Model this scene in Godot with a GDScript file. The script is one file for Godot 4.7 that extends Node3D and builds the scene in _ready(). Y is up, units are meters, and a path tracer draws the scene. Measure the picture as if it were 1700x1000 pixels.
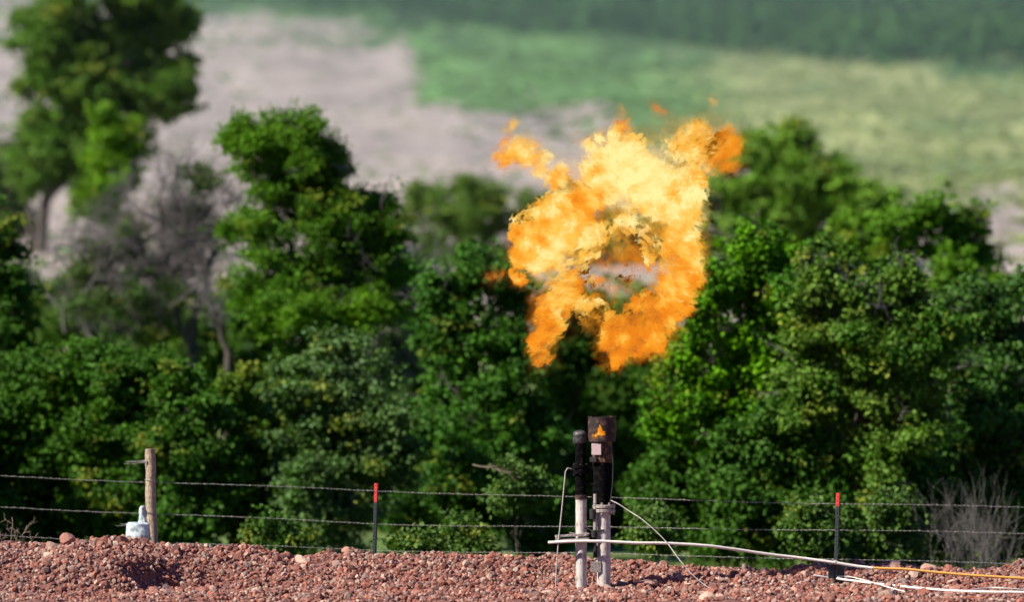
extends Node3D
# A gas flare burning over a red gravel berm, a barbed wire fence and a wall of trees, a hillside behind.
# World: x right, y up, the flare stands at the origin, the camera 60 m in front of it (z = 60).

const FOCAL := 7080.0      # focal length counted in pixels of the 1700 x 1000 photograph
const EYE := 4.07          # eye height over the gravel pad
var rng := RandomNumberGenerator.new()
var noise := FastNoiseLite.new()
var fine := FastNoiseLite.new()
var taken := {}
var M := {}
var sprigs := {}

# ------------------------------------------------------------------ mesh builder
class Shape:
	var v := PackedVector3Array()
	var n := PackedVector3Array()
	var c := PackedColorArray()
	var uv := PackedVector2Array()
	var f := PackedInt32Array()
	var tint := Color.WHITE
	func vert(p: Vector3, nn: Vector3, u := Vector2.ZERO) -> int:
		v.append(p)
		n.append(nn)
		c.append(tint)
		uv.append(u)
		return v.size() - 1
	func tri(a: int, b: int, d: int) -> void:
		var g := (v[b] - v[a]).cross(v[d] - v[a])
		if g.dot(n[a] + n[b] + n[d]) > 0.0:
			f.append(a)
			f.append(d)
			f.append(b)
		else:
			f.append(a)
			f.append(b)
			f.append(d)
	func flat_tri(a: Vector3, b: Vector3, d: Vector3, away: Vector3) -> void:
		var g := (b - a).cross(d - a).normalized()
		if g.dot((a + b + d) / 3.0 - away) < 0.0:
			g = -g
		var i := vert(a, g, Vector2(a.x, a.y))
		vert(b, g, Vector2(b.x, b.y))
		vert(d, g, Vector2(d.x, d.y))
		tri(i, i + 1, i + 2)
	func tube(pts: Array, rad: Array, sides := 6, caps := true, wob := 0.0, fn: FastNoiseLite = null) -> void:
		var k := pts.size()
		var t0: Vector3 = (pts[1] - pts[0]).normalized()
		var side := t0.cross(Vector3(0.31, 0.2, 0.93)).normalized()
		if absf(t0.z) > 0.95:
			side = t0.cross(Vector3.UP).normalized()
		var first := v.size()
		var along := 0.0
		for i in k:
			var t: Vector3 = (pts[mini(i + 1, k - 1)] - pts[maxi(i - 1, 0)]).normalized()
			side = (side - t * side.dot(t)).normalized()
			var up := t.cross(side)
			if i > 0:
				along += (pts[i] - pts[i - 1]).length()
			for s in sides + 1:
				var a := TAU * s / sides
				var d := side * cos(a) + up * sin(a)
				var r: float = rad[mini(i, rad.size() - 1)]
				if wob > 0.0:
					r *= 1.0 + wob * fn.get_noise_3dv((pts[i] + d * r) * 40.0)
				vert(pts[i] + d * r, d, Vector2(float(s) / sides, along))
		for i in k - 1:
			for s in sides:
				var a := first + i * (sides + 1) + s
				var b := a + sides + 1
				tri(a, b, a + 1)
				tri(a + 1, b, b + 1)
		if caps:
			for e in [0, k - 1]:
				var t: Vector3 = (pts[mini(e + 1, k - 1)] - pts[maxi(e - 1, 0)]).normalized() * (-1.0 if e == 0 else 1.0)
				var m := vert(pts[e], t)
				for s in sides + 1:
					vert(v[first + e * (sides + 1) + s], t)
				for s in sides:
					tri(m, m + 1 + s, m + 2 + s)
	func lathe(at: Vector3, prof: Array, sides := 24) -> void:   # prof: [radius, height] pairs from bottom to top
		for i in prof.size() - 1:
			var a: Array = prof[i]
			var b: Array = prof[i + 1]
			var nr := Vector2(b[1] - a[1], a[0] - b[0])
			if nr.length() < 1e-6:
				continue
			nr = nr.normalized()
			var first := v.size()
			for s in sides + 1:
				var w := TAU * s / sides
				var d := Vector3(cos(w), 0, sin(w))
				var nn := (d * nr.x + Vector3.UP * nr.y).normalized()
				vert(at + d * a[0] + Vector3.UP * a[1], nn, Vector2(float(s) / sides * 0.6, a[1]))
				vert(at + d * b[0] + Vector3.UP * b[1], nn, Vector2(float(s) / sides * 0.6, b[1]))
			for s in sides:
				var q := first + s * 2
				tri(q, q + 1, q + 2)
				tri(q + 2, q + 1, q + 3)
	func box(t: Transform3D, size: Vector3, bevel := 0.0) -> void:
		var h := size / 2.0
		var e := minf(bevel, minf(h.x, minf(h.y, h.z)) * 0.9)
		var mid := t.origin
		for ax in 3:
			for s in [-1.0, 1.0]:
				var q := []
				for k in 4:
					var p := Vector3.ZERO
					p[ax] = s * h[ax]
					p[(ax + 1) % 3] = (h[(ax + 1) % 3] - e) * (1.0 if k == 0 or k == 3 else -1.0)
					p[(ax + 2) % 3] = (h[(ax + 2) % 3] - e) * (1.0 if k < 2 else -1.0)
					q.append(t * p)
				flat_tri(q[0], q[1], q[2], mid)
				flat_tri(q[0], q[2], q[3], mid)
		if e > 0.0:
			for ax in 3:      # edges along ax
				for s in [-1.0, 1.0]:
					for u in [-1.0, 1.0]:
						var q := []
						for k in 4:
							var p := Vector3.ZERO
							p[ax] = (h[ax] - e) * (1.0 if k == 0 or k == 3 else -1.0)
							var first_side: bool = k < 2
							p[(ax + 1) % 3] = s * (h[(ax + 1) % 3] - (0.0 if first_side else e))
							p[(ax + 2) % 3] = u * (h[(ax + 2) % 3] - (e if first_side else 0.0))
							q.append(t * p)
						flat_tri(q[0], q[1], q[2], mid)
						flat_tri(q[0], q[2], q[3], mid)
			for s in [-1.0, 1.0]:
				for u in [-1.0, 1.0]:
					for w in [-1.0, 1.0]:
						var sg := Vector3(s, u, w)
						var q := []
						for k in 3:
							var p := Vector3.ZERO
							for m in 3:
								p[m] = sg[m] * (h[m] - (0.0 if m == k else e))
							q.append(t * p)
						flat_tri(q[0], q[1], q[2], mid)
	func mesh() -> ArrayMesh:
		var a := []
		a.resize(Mesh.ARRAY_MAX)
		a[Mesh.ARRAY_VERTEX] = v
		a[Mesh.ARRAY_NORMAL] = n
		a[Mesh.ARRAY_COLOR] = c
		a[Mesh.ARRAY_TEX_UV] = uv
		a[Mesh.ARRAY_INDEX] = f
		var m := ArrayMesh.new()
		m.add_surface_from_arrays(Mesh.PRIMITIVE_TRIANGLES, a)
		return m

# ------------------------------------------------------------------ naming
func numbered(called: String) -> String:
	var k: int = taken.get(called, 0)
	taken[called] = k + 1
	return called if k == 0 else "%s_%03d" % [called, k]

func tag(o: Node, label: String, category: String, group := "") -> Node:
	o.set_meta("label", label)
	o.set_meta("category", category)
	if group:
		o.set_meta("group", group)
	return o

func thing(called: String, label: String, category: String, at := Vector3.ZERO, group := "") -> Node3D:
	var o := Node3D.new()
	o.name = numbered(called)
	add_child(o, true)
	o.position = at
	tag(o, label, category, group)
	return o

func obj(called: String, mesh: Mesh, mat: Material, parent: Node = self) -> MeshInstance3D:
	var o := MeshInstance3D.new()
	o.name = numbered(called) if parent == self else called
	o.mesh = mesh
	o.material_override = mat
	parent.add_child(o, true)
	return o

func struct(called: String, mesh: Mesh, mat: Material) -> MeshInstance3D:
	var o := obj(called, mesh, mat)
	o.set_meta("kind", "structure")
	return o

func many(called: String, mesh: Mesh, mat: Material, places: Array, tints: PackedColorArray, parent: Node, kind := "stuff") -> MultiMeshInstance3D:
	var mm := MultiMesh.new()
	mm.transform_format = MultiMesh.TRANSFORM_3D
	mm.use_colors = true
	mm.mesh = mesh
	mm.instance_count = places.size()
	for i in places.size():
		mm.set_instance_transform(i, places[i])
		mm.set_instance_color(i, tints[i])
	var o := MultiMeshInstance3D.new()
	o.name = numbered(called) if parent == self else called
	o.multimesh = mm
	o.material_override = mat
	parent.add_child(o, true)
	if kind:
		o.set_meta("kind", kind)
	return o

# ------------------------------------------------------------------ places
func at(px: float, py: float, d: float) -> Vector3:       # a point at depth d in front of the camera, found from where the photo shows it
	return Vector3((px - 850.0) * d / FOCAL, EYE - (py - 500.0) * d / FOCAL, 60.0 - d)

func resting(px: float, py: float, r: float) -> float:   # how far away the thing lies that is seen there on the gravel
	var d := 62.0
	while d > 57.5:
		var p := at(px, py, d)
		if p.y > gravel_height(p.x, p.z) + r:
			return d
		d -= 0.02
	return d

func ramp(x: float, keys: Array) -> float:                # piecewise, through [x, y] pairs
	if x <= keys[0][0]:
		return keys[0][1]
	for i in keys.size() - 1:
		if x < keys[i + 1][0]:
			return lerpf(keys[i][1], keys[i + 1][1], (x - keys[i][0]) / (keys[i + 1][0] - keys[i][0]))
	return keys[-1][1]

var green_edge := [[-0.2, 372.0], [-0.07, 365.0], [-0.028, 352.0], [-0.018, 262.0], [0.02, 252.0], [0.045, 235.0], [0.06, 178.0], [0.2, 170.0]]      # across (x over distance), distance at which the green begins
var wood_edge := [[-0.2, 385.0], [-0.07, 372.0], [-0.035, 353.0], [0.0, 334.0], [0.05, 316.0], [0.106, 292.0], [0.2, 285.0]]
var crest_line := [[-9.0, 0.42], [-7.4, 0.43], [-6.8, 0.50], [-5.6, 0.54], [-4.7, 0.53], [-3.7, 0.48], [-3.2, 0.37], [-2.6, 0.35], [-1.9, 0.37], [-1.0, 0.37], [-0.4, 0.34], [0.4, 0.36], [1.1, 0.31], [1.9, 0.22],
	[2.6, 0.20], [3.4, 0.14], [3.9, 0.11], [4.4, 0.18], [5.2, 0.22], [5.8, 0.20], [6.4, 0.12], [7.0, 0.20], [9.0, 0.20]]

func gravel_height(x: float, z: float) -> float:
	var crest := ramp(x, crest_line) + 0.03 * noise.get_noise_2d(x * 30.0, 7.0)
	var up := smoothstep(0.35, -1.6, z)
	var y := crest * up
	if z < -1.6:
		y = lerpf(crest, -0.75, smoothstep(-1.6, -4.4, z))
	# the mound on the left and the hollow to the right of it
	var mound := smoothstep(-4.72, -5.2, x + 0.35 * (z + 0.4) + 0.12 * sin(z * 5.0)) * smoothstep(1.5, 0.2, z) * smoothstep(-2.2, -1.2, z)
	y = maxf(y, lerpf(y, 0.56 + 0.05 * sin(x * 3.0), mound * 0.88))
	y -= 0.22 * exp(-pow((x + 4.05) / 0.85, 2.0) - pow((z + 0.45) / 0.62, 2.0))
	y += 0.085 * noise.get_noise_2d(x * 45.0, z * 45.0) + 0.045 * noise.get_noise_2d(x * 160.0 + 50.0, z * 160.0)
	return y

func hill_height(x: float, d: float) -> float:            # d: metres from the camera
	# the flat valley floor, then the slope; on the left the ground rises earlier
	var west := smoothstep(-2.6, -4.6, x)
	var lift := smoothstep(lerpf(95.0, 77.0, west), lerpf(113.0, 122.0, west), d)
	var e := 0.084 * pow(maxf(d - 98.0, 0.0) / 352.0, 0.8)
	var y := lerpf(-0.9, EYE - 0.6 * (1.0 - smoothstep(98.0, 110.0, d)) + d * e, lift) + 0.1 * noise.get_noise_2d(x * 8.0, d * 8.0)
	if d > 450.0:
		y += (d - 450.0) * 0.02
	return y + smoothstep(98.0, 160.0, d) * (1.0 * noise.get_noise_2d(x * 3.0, d * 3.0) + 0.004 * d * noise.get_noise_2d(x * 0.8, d * 0.8))

# ------------------------------------------------------------------ materials
func noise_tex(freq: float, colors: Array, stops: Array, seed_ := 1, oct := 4, size := 256) -> NoiseTexture2D:
	var nf := FastNoiseLite.new()
	nf.seed = seed_
	nf.noise_type = FastNoiseLite.TYPE_SIMPLEX_SMOOTH
	nf.frequency = freq
	nf.fractal_octaves = oct
	var t := NoiseTexture2D.new()
	t.noise = nf
	t.width = size
	t.height = size
	t.seamless = true
	var g := Gradient.new()
	g.offsets = PackedFloat32Array(stops)
	g.colors = PackedColorArray(colors)
	t.color_ramp = g
	return t

func lin(r: float, g: float, b: float) -> Color:          # a base colour given as linear reflectances
	return Color(r, g, b).linear_to_srgb()

func surface(col: Color, rough := 0.8, metal := 0.0, tex: Texture2D = null, scale := 1.0) -> StandardMaterial3D:
	var m := StandardMaterial3D.new()
	m.albedo_color = col
	m.roughness = rough
	m.metallic = metal
	if tex:
		m.albedo_texture = tex
		m.uv1_triplanar = true
		m.uv1_scale = Vector3.ONE * scale
	return m

func leafy(through: Color, rough := 0.55) -> StandardMaterial3D:
	var m := StandardMaterial3D.new()
	m.vertex_color_use_as_albedo = true
	m.roughness = rough
	m.metallic_specular = 0.25
	m.backlight_enabled = true
	m.backlight = through
	m.cull_mode = BaseMaterial3D.CULL_DISABLED
	return m

func make_materials() -> void:
	M.leaf = leafy(Color(0.72, 0.8, 0.35))
	M.grass = leafy(Color(0.5, 0.6, 0.25), 0.7)
	M.bark = surface(Color.WHITE, 0.9, 0.0, noise_tex(0.03, [lin(0.03, 0.024, 0.02), lin(0.09, 0.075, 0.065), lin(0.16, 0.14, 0.125)], [0.2, 0.55, 0.85], 3), 2.5)
	M.grey_twig = surface(Color.WHITE, 0.9, 0.0, noise_tex(0.03, [lin(0.10, 0.092, 0.10), lin(0.22, 0.205, 0.21)], [0.25, 0.8], 4), 2.0)
	M.dry_twig = surface(Color.WHITE, 0.9, 0.0, noise_tex(0.03, [lin(0.22, 0.17, 0.13), lin(0.36, 0.30, 0.24)], [0.25, 0.8], 5), 2.0)
	M.pale_twig = surface(Color.WHITE, 0.9, 0.0, noise_tex(0.03, [lin(0.13, 0.12, 0.115), lin(0.28, 0.26, 0.25)], [0.25, 0.8], 25), 2.0)
	M.stone = surface(Color.WHITE, 0.9, 0.0, noise_tex(0.02, [lin(0.62, 0.55, 0.55), lin(0.9, 0.9, 0.9), lin(1, 1, 1)], [0.25, 0.5, 0.8], 6), 4.0)
	M.stone.vertex_color_use_as_albedo = true
	M.dirt = surface(Color.WHITE, 0.95, 0.0, noise_tex(0.035, [lin(0.10, 0.040, 0.036), lin(0.19, 0.078, 0.066), lin(0.28, 0.135, 0.11)], [0.25, 0.55, 0.8], 7, 5, 512), 0.9)
	M.hill = StandardMaterial3D.new()
	M.hill.vertex_color_use_as_albedo = true
	M.hill.roughness = 0.95
	M.hill.albedo_texture = noise_tex(0.03, [lin(0.55, 0.55, 0.5), lin(1, 1, 1)], [0.25, 0.75], 9, 5, 512)
	M.hill.uv1_triplanar = true
	M.hill.uv1_world_triplanar = true
	M.hill.uv1_scale = Vector3.ONE * 0.11
	M.white_pipe = surface(Color.WHITE, 0.55, 0.0, noise_tex(0.012, [lin(0.22, 0.17, 0.15), lin(0.44, 0.40, 0.38), lin(0.56, 0.53, 0.51), lin(0.64, 0.62, 0.60)], [0.14, 0.27, 0.45, 0.9], 11, 5, 512), 2.2)
	M.white_pipe.uv1_scale = Vector3(4.0, 1.3, 4.0)
	M.black_pipe = surface(Color.WHITE, 0.95, 0.0, noise_tex(0.02, [lin(0.003, 0.003, 0.0035), lin(0.007, 0.007, 0.008), lin(0.03, 0.026, 0.025)], [0.3, 0.7, 0.98], 12), 2.0)
	M.black_pipe.metallic_specular = 0.12
	M.rust = surface(Color.WHITE, 0.75, 0.0, noise_tex(0.008, [lin(0.008, 0.006, 0.007), lin(0.02, 0.012, 0.012), lin(0.06, 0.026, 0.02), lin(0.17, 0.11, 0.095)], [0.25, 0.45, 0.62, 0.9], 13, 5, 512), 1.6)
	M.rust_bright = surface(Color.WHITE, 0.7, 0.0, noise_tex(0.014, [lin(0.012, 0.009, 0.009), lin(0.045, 0.022, 0.016), lin(0.15, 0.07, 0.03), lin(0.32, 0.20, 0.10)], [0.3, 0.5, 0.66, 0.9], 14, 5, 512), 1.6)
	M.rust_bright.uv1_scale = Vector3(3.0, 1.0, 3.0)
	M.plate = surface(lin(0.42, 0.33, 0.36), 0.5, 0.0)
	M.steel = surface(Color.WHITE, 0.5, 0.3, noise_tex(0.03, [lin(0.22, 0.19, 0.18), lin(0.5, 0.48, 0.46)], [0.25, 0.75], 15), 4.0)
	M.dark_steel = surface(lin(0.012, 0.012, 0.014), 0.7)
	M.cap = surface(Color.WHITE, 0.5, 0.0, noise_tex(0.02, [lin(0.015, 0.015, 0.017), lin(0.09, 0.09, 0.10)], [0.3, 0.75], 16), 3.0)
	M.cable_white = surface(lin(0.78, 0.76, 0.72), 0.5)
	M.cable_yellow = surface(lin(0.80, 0.42, 0.10), 0.5)
	M.cord_grey = surface(lin(0.40, 0.38, 0.37), 0.7)
	M.wire = surface(Color.WHITE, 0.5, 0.35, noise_tex(0.04, [lin(0.16, 0.16, 0.15), lin(0.44, 0.45, 0.43)], [0.3, 0.7], 17), 1.5)
	M.post_metal = surface(Color.WHITE, 0.5, 0.0, noise_tex(0.03, [lin(0.006, 0.010, 0.014), lin(0.018, 0.028, 0.036), lin(0.06, 0.07, 0.08)], [0.25, 0.6, 0.9], 18), 4.0)
	M.post_red = surface(Color.WHITE, 0.55, 0.0, noise_tex(0.03, [lin(0.30, 0.012, 0.015), lin(0.62, 0.05, 0.05)], [0.25, 0.7], 19), 4.0)
	M.wood = surface(Color.WHITE, 0.9, 0.0, noise_tex(0.02, [lin(0.13, 0.10, 0.08), lin(0.40, 0.31, 0.23), lin(0.56, 0.47, 0.38)], [0.2, 0.5, 0.85], 20, 5, 512), 1.0)
	M.wood.uv1_scale = Vector3(7.0, 1.1, 7.0)
	M.jug = surface(Color.WHITE, 0.4, 0.0, noise_tex(0.012, [lin(0.20, 0.34, 0.42), lin(0.50, 0.62, 0.67), lin(0.74, 0.79, 0.80)], [0.25, 0.45, 0.65], 21), 3.0)
	M.jug.backlight_enabled = true
	M.jug.backlight = Color(0.4, 0.5, 0.55)
	M.flame = StandardMaterial3D.new()
	M.flame.shading_mode = BaseMaterial3D.SHADING_MODE_UNSHADED
	M.flame.vertex_color_use_as_albedo = true
	M.flame.transparency = BaseMaterial3D.TRANSPARENCY_ALPHA
	M.flame.cull_mode = BaseMaterial3D.CULL_DISABLED
	M.flame.roughness = 1.0
	M.flame.albedo_color = lin(0.88, 0.88, 0.88)

# ------------------------------------------------------------------ plants
func sprig(leaves: int, length: float, width: float, reach: float) -> ArrayMesh:
	# a short twig end: separate leaves, each folded along its midrib
	var s := Shape.new()
	for k in leaves:
		var dir := Vector3(rng.randfn(), rng.randfn() * 0.7, rng.randfn()).normalized()
		var root := dir * reach * rng.randf_range(0.05, 0.75)
		var nrm := (Vector3(rng.randfn() * 0.8, 0.75 + rng.randfn() * 0.6, rng.randfn() * 0.8)).normalized()
		var ax := (dir + Vector3(0, -0.35, 0) + 0.4 * Vector3(rng.randfn(), rng.randfn(), rng.randfn()))
		ax = (ax - nrm * ax.dot(nrm)).normalized()
		var sd := ax.cross(nrm)
		var l := length * rng.randf_range(0.7, 1.2)
		var w := width * rng.randf_range(0.8, 1.15)
		var g := rng.randf_range(0.8, 1.15)
		s.tint = Color(g, g, g * rng.randf_range(0.85, 1.05))
		var mid := root + ax * l * 0.45 - nrm * l * 0.06
		var n1 := (nrm + sd * 0.35).normalized()
		var n2 := (nrm - sd * 0.35).normalized()
		for q in [[1.0, n1], [-1.0, n2]]:
			var a := s.vert(root, q[1])
			var b := s.vert(mid + sd * q[0] * w * 0.5 + nrm * w * 0.12, q[1])
			var e := s.vert(root + ax * l * 0.8 + sd * q[0] * w * 0.3, q[1])
			var t := s.vert(root + ax * l - nrm * l * 0.12, q[1])
			var m := s.vert(mid, q[1])
			s.tri(a, b, m)
			s.tri(m, b, e)
			s.tri(m, e, t)
	return s.mesh()

func random_basis(scale: float) -> Basis:
	return Basis.from_euler(Vector3(rng.randf_range(-0.5, 0.5), rng.randf() * TAU, rng.randf_range(-0.5, 0.5))).scaled(Vector3.ONE * scale)

# crown: lobes [x, y, radius] in photo pixels at depth d. Each lobe is a heap of leaf clumps, mostly near its skin.
func crown(parent: Node3D, d: float, lobes: Array, base: Color, o: Dictionary) -> void:
	var places := []
	var tints := PackedColorArray()
	var px := d / FOCAL
	var thick: float = o.get("thick", 1.0)
	var fill: float = o.get("fill", 1.0)
	var size: float = o.get("leaf", 1.0)
	var kind: String = o.get("sprig", "broad")
	var shift: Color = o.get("second", base)
	for lobe in lobes:
		var r: float = lobe[2] * px * 1.1
		var c := at(lobe[0], lobe[1], d)
		c.z += rng.randf_range(-0.5, 0.5) * thick * r
		var clumps := int(ceil(50.0 * pow(r, 1.75) * fill / pow(size, 1.5))) + 2
		var heads := [[c, r * 0.45]]      # the lobe bulges into smaller heads
		for k in 5 + int(7.0 * minf(r, 1.4)):
			var hd := Vector3(rng.randfn(), rng.randfn() + 0.1, rng.randfn()).normalized()
			heads.append([c + Vector3(hd.x, hd.y * 0.95, hd.z * maxf(1.0, thick)) * r * rng.randf_range(0.5, 0.82), r * rng.randf_range(0.26, 0.46)])
		for k in clumps:
			var dir := Vector3(rng.randfn(), rng.randfn(), rng.randfn()).normalized()
			var head: Array = heads[rng.randi() % heads.size()]
			var p: Vector3 = head[0] + Vector3(dir.x, dir.y * 0.85, dir.z) * head[1] * pow(rng.randf(), 0.4) * (1.0 + 0.12 * rng.randfn())
			var cr := rng.randf_range(0.13, 0.27) * (0.55 + 0.45 * size)
			var mix := clampf(0.5 + 0.9 * noise.get_noise_3dv(p * 14.0) + 0.25 * rng.randfn(), 0.0, 1.0)
			var cc := base.lerp(shift, mix) * rng.randf_range(0.8, 1.2)
			if rng.randf() < 0.06:      # here and there a yellowing spray
				cc = cc.lerp(Color(0.30, 0.34, 0.05), 0.6)
			var count := int(rng.randf_range(9, 17))
			for j in count:
				var q := p + Vector3(rng.randfn(), rng.randfn() * 0.75, rng.randfn()) * cr * 0.62
				places.append(Transform3D(random_basis(size * rng.randf_range(0.75, 1.25)), q - parent.position))
				var g := rng.randf_range(0.78, 1.22)
				tints.append(Color(cc.r * g, cc.g * g, cc.b * g * rng.randf_range(0.8, 1.2)))
	var set: Array = sprigs[kind]
	for k in set.size():
		var pl := []
		var tn := PackedColorArray()
		for i in range(k, places.size(), set.size()):
			pl.append(places[i])
			tn.append(tints[i])
		many("crown" if o.get("tree", true) else "foliage", set[k], M.leaf, pl, tn, parent)

func wander(a: Vector3, b: Vector3, steps: int, amp: float) -> Array:
	var out := []
	var s := rng.randf() * 100.0
	for i in steps + 1:
		var t := float(i) / steps
		var w := sin(t * PI) * 0.6 + 0.4 * t
		out.append(a.lerp(b, t) + Vector3(noise.get_noise_2d(s, t * 40.0), 0.4 * noise.get_noise_2d(s + 9.0, t * 40.0), noise.get_noise_2d(s + 20.0, t * 40.0)) * amp * w)
	return out

func limb(called: String, a: Vector3, b: Vector3, r0: float, r1: float, parent: Node3D, mat: Material, amp := 0.3) -> Array:
	var s := Shape.new()
	var pts := wander(a, b, 10, amp)
	var rad := []
	for i in pts.size():
		rad.append(lerpf(r0, r1, float(i) / (pts.size() - 1)) * (1.0 + (0.25 if i == 0 else 0.0)))
	var loc := []
	for p in pts:
		loc.append(p - parent.position)
	s.tube(loc, rad, 8)
	obj(called, s.mesh(), mat, parent)
	return pts

# tree: base, lobes; the trunk rises from the base to the middle of the crown, limbs run to the lobes
func tree(called: String, label: String, category: String, d: float, foot: Array, lobes: Array, base: Color, o := {}) -> Node3D:
	var t := thing(called, label, category, Vector3.ZERO, o.get("group", ""))
	var px := d / FOCAL
	var ft := at(foot[0], foot[1], d)
	ft.y = minf(ft.y, hill_height(ft.x, d)) - 0.1
	t.position = ft
	var mid := Vector3.ZERO
	for l in lobes:
		mid += at(l[0], l[1], d)
	mid /= lobes.size()
	var top: Vector3 = ft.lerp(mid, o.get("trunk_to", 0.75))
	var r0: float = o.get("trunk", 8.0) * px
	var mat: Material = o.get("bark", M.bark)
	if r0 > 0.0:
		limb("trunk" if o.get("tree", true) else "stem", ft, top, r0, r0 * 0.5, t, mat, 0.35)
		for l in lobes:
			var e := at(l[0], l[1], d)
			var from := ft.lerp(top, rng.randf_range(0.55, 0.98))
			limb("limb", from, from.lerp(e, 0.95), r0 * 0.38, r0 * 0.1, t, mat, 0.4)
	if o.get("tree", true):
		var tw := Shape.new()
		for l in lobes:
			for k in 2:
				var from: Vector3 = at(l[0], l[1], d) - ft + Vector3(rng.randfn(), rng.randfn(), rng.randfn()) * l[2] * px * 0.45
				twigs(tw, from, Vector3(rng.randfn(), 0.4 + rng.randfn() * 0.5, rng.randfn()).normalized(), l[2] * px * 0.75, 0.016, 2, 0.6)
		obj("twigs", tw.mesh(), M.grey_twig if rng.randf() < 0.5 else M.bark, t).set_meta("kind", "stuff")
	crown(t, d, lobes, base, o)
	return t

func twigs(s: Shape, a: Vector3, dir: Vector3, length: float, r: float, depth: int, spread: float, lift := 0.1) -> void:
	var pts := [a]
	var p := a
	var dd := dir
	var steps := 4
	for i in steps:
		dd = (dd + Vector3(rng.randfn(), rng.randfn() + lift, rng.randfn()) * 0.16).normalized()
		p += dd * length / steps
		pts.append(p)
	s.tube(pts, [r, r * 0.9, r * 0.8, r * 0.68, r * 0.55], 5 if depth > 2 else 3, false)
	if depth <= 0:
		return
	for k in 3 + rng.randi() % 2:
		var f: Vector3 = pts[1 + rng.randi() % steps]
		var nd := (dd + Vector3(rng.randfn(), rng.randfn() + lift, rng.randfn()) * spread).normalized()
		twigs(s, f, nd, length * rng.randf_range(0.55, 0.85), r * 0.55, depth - 1, spread, lift)

# ------------------------------------------------------------------ the scene
func _ready() -> void:
	rng.seed = 20240611
	noise.seed = 5
	noise.frequency = 0.02
	noise.fractal_octaves = 3
	fine.seed = 77
	fine.frequency = 0.02
	fine.fractal_octaves = 4

	var cam := Camera3D.new()
	cam.name = "camera"
	cam.position = Vector3(0, EYE, 60)
	var lens := CameraAttributesPhysical.new()
	lens.frustum_focal_length = 12.0 / (500.0 / FOCAL)
	lens.frustum_focus_distance = 60.0
	lens.frustum_near = 0.5
	lens.frustum_far = 2500.0
	lens.exposure_aperture = 0.64
	cam.fov = rad_to_deg(2.0 * atan(500.0 / FOCAL))
	cam.attributes = lens
	cam.far = 2500.0
	cam.current = true
	add_child(cam)

	var we := WorldEnvironment.new()
	we.name = "surroundings"
	var env := Environment.new()
	env.background_mode = Environment.BG_SKY
	var sm := ProceduralSkyMaterial.new()
	sm.sky_top_color = Color(0.20, 0.42, 0.78)
	sm.sky_horizon_color = Color(0.66, 0.76, 0.86)
	sm.sky_curve = 0.12
	sm.ground_bottom_color = Color(0.22, 0.2, 0.16)
	sm.ground_horizon_color = Color(0.4, 0.42, 0.38)
	env.sky = Sky.new()
	env.sky.sky_material = sm
	env.background_energy_multiplier = 0.36
	env.tonemap_mode = Environment.TONE_MAPPER_LINEAR
	env.tonemap_exposure = 1.65
	env.volumetric_fog_enabled = true      # haze hangs over the slope only, see build_ground
	env.volumetric_fog_density = 0.0
	env.sdfgi_enabled = true
	env.ssao_enabled = true
	env.ssil_enabled = true
	we.environment = env
	add_child(we)

	var sun := DirectionalLight3D.new()
	sun.name = "sun"
	sun.light_energy = 1.6
	sun.light_color = Color(1.0, 0.955, 0.88)
	sun.light_angular_distance = 0.5
	sun.shadow_enabled = true
	add_child(sun)
	sun.look_at_from_position(Vector3(-0.68, 0.66, 0.31) * 100.0, Vector3.ZERO, Vector3.UP)

	make_materials()
	sprigs.broad = [sprig(7, 0.105, 0.085, 0.17), sprig(8, 0.095, 0.08, 0.17), sprig(6, 0.115, 0.09, 0.18)]
	sprigs.small = [sprig(11, 0.07, 0.052, 0.15), sprig(10, 0.075, 0.055, 0.15)]

	build_ground()
	build_trees()
	build_fence()
	build_flare()
	build_flame()
	build_details()

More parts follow.
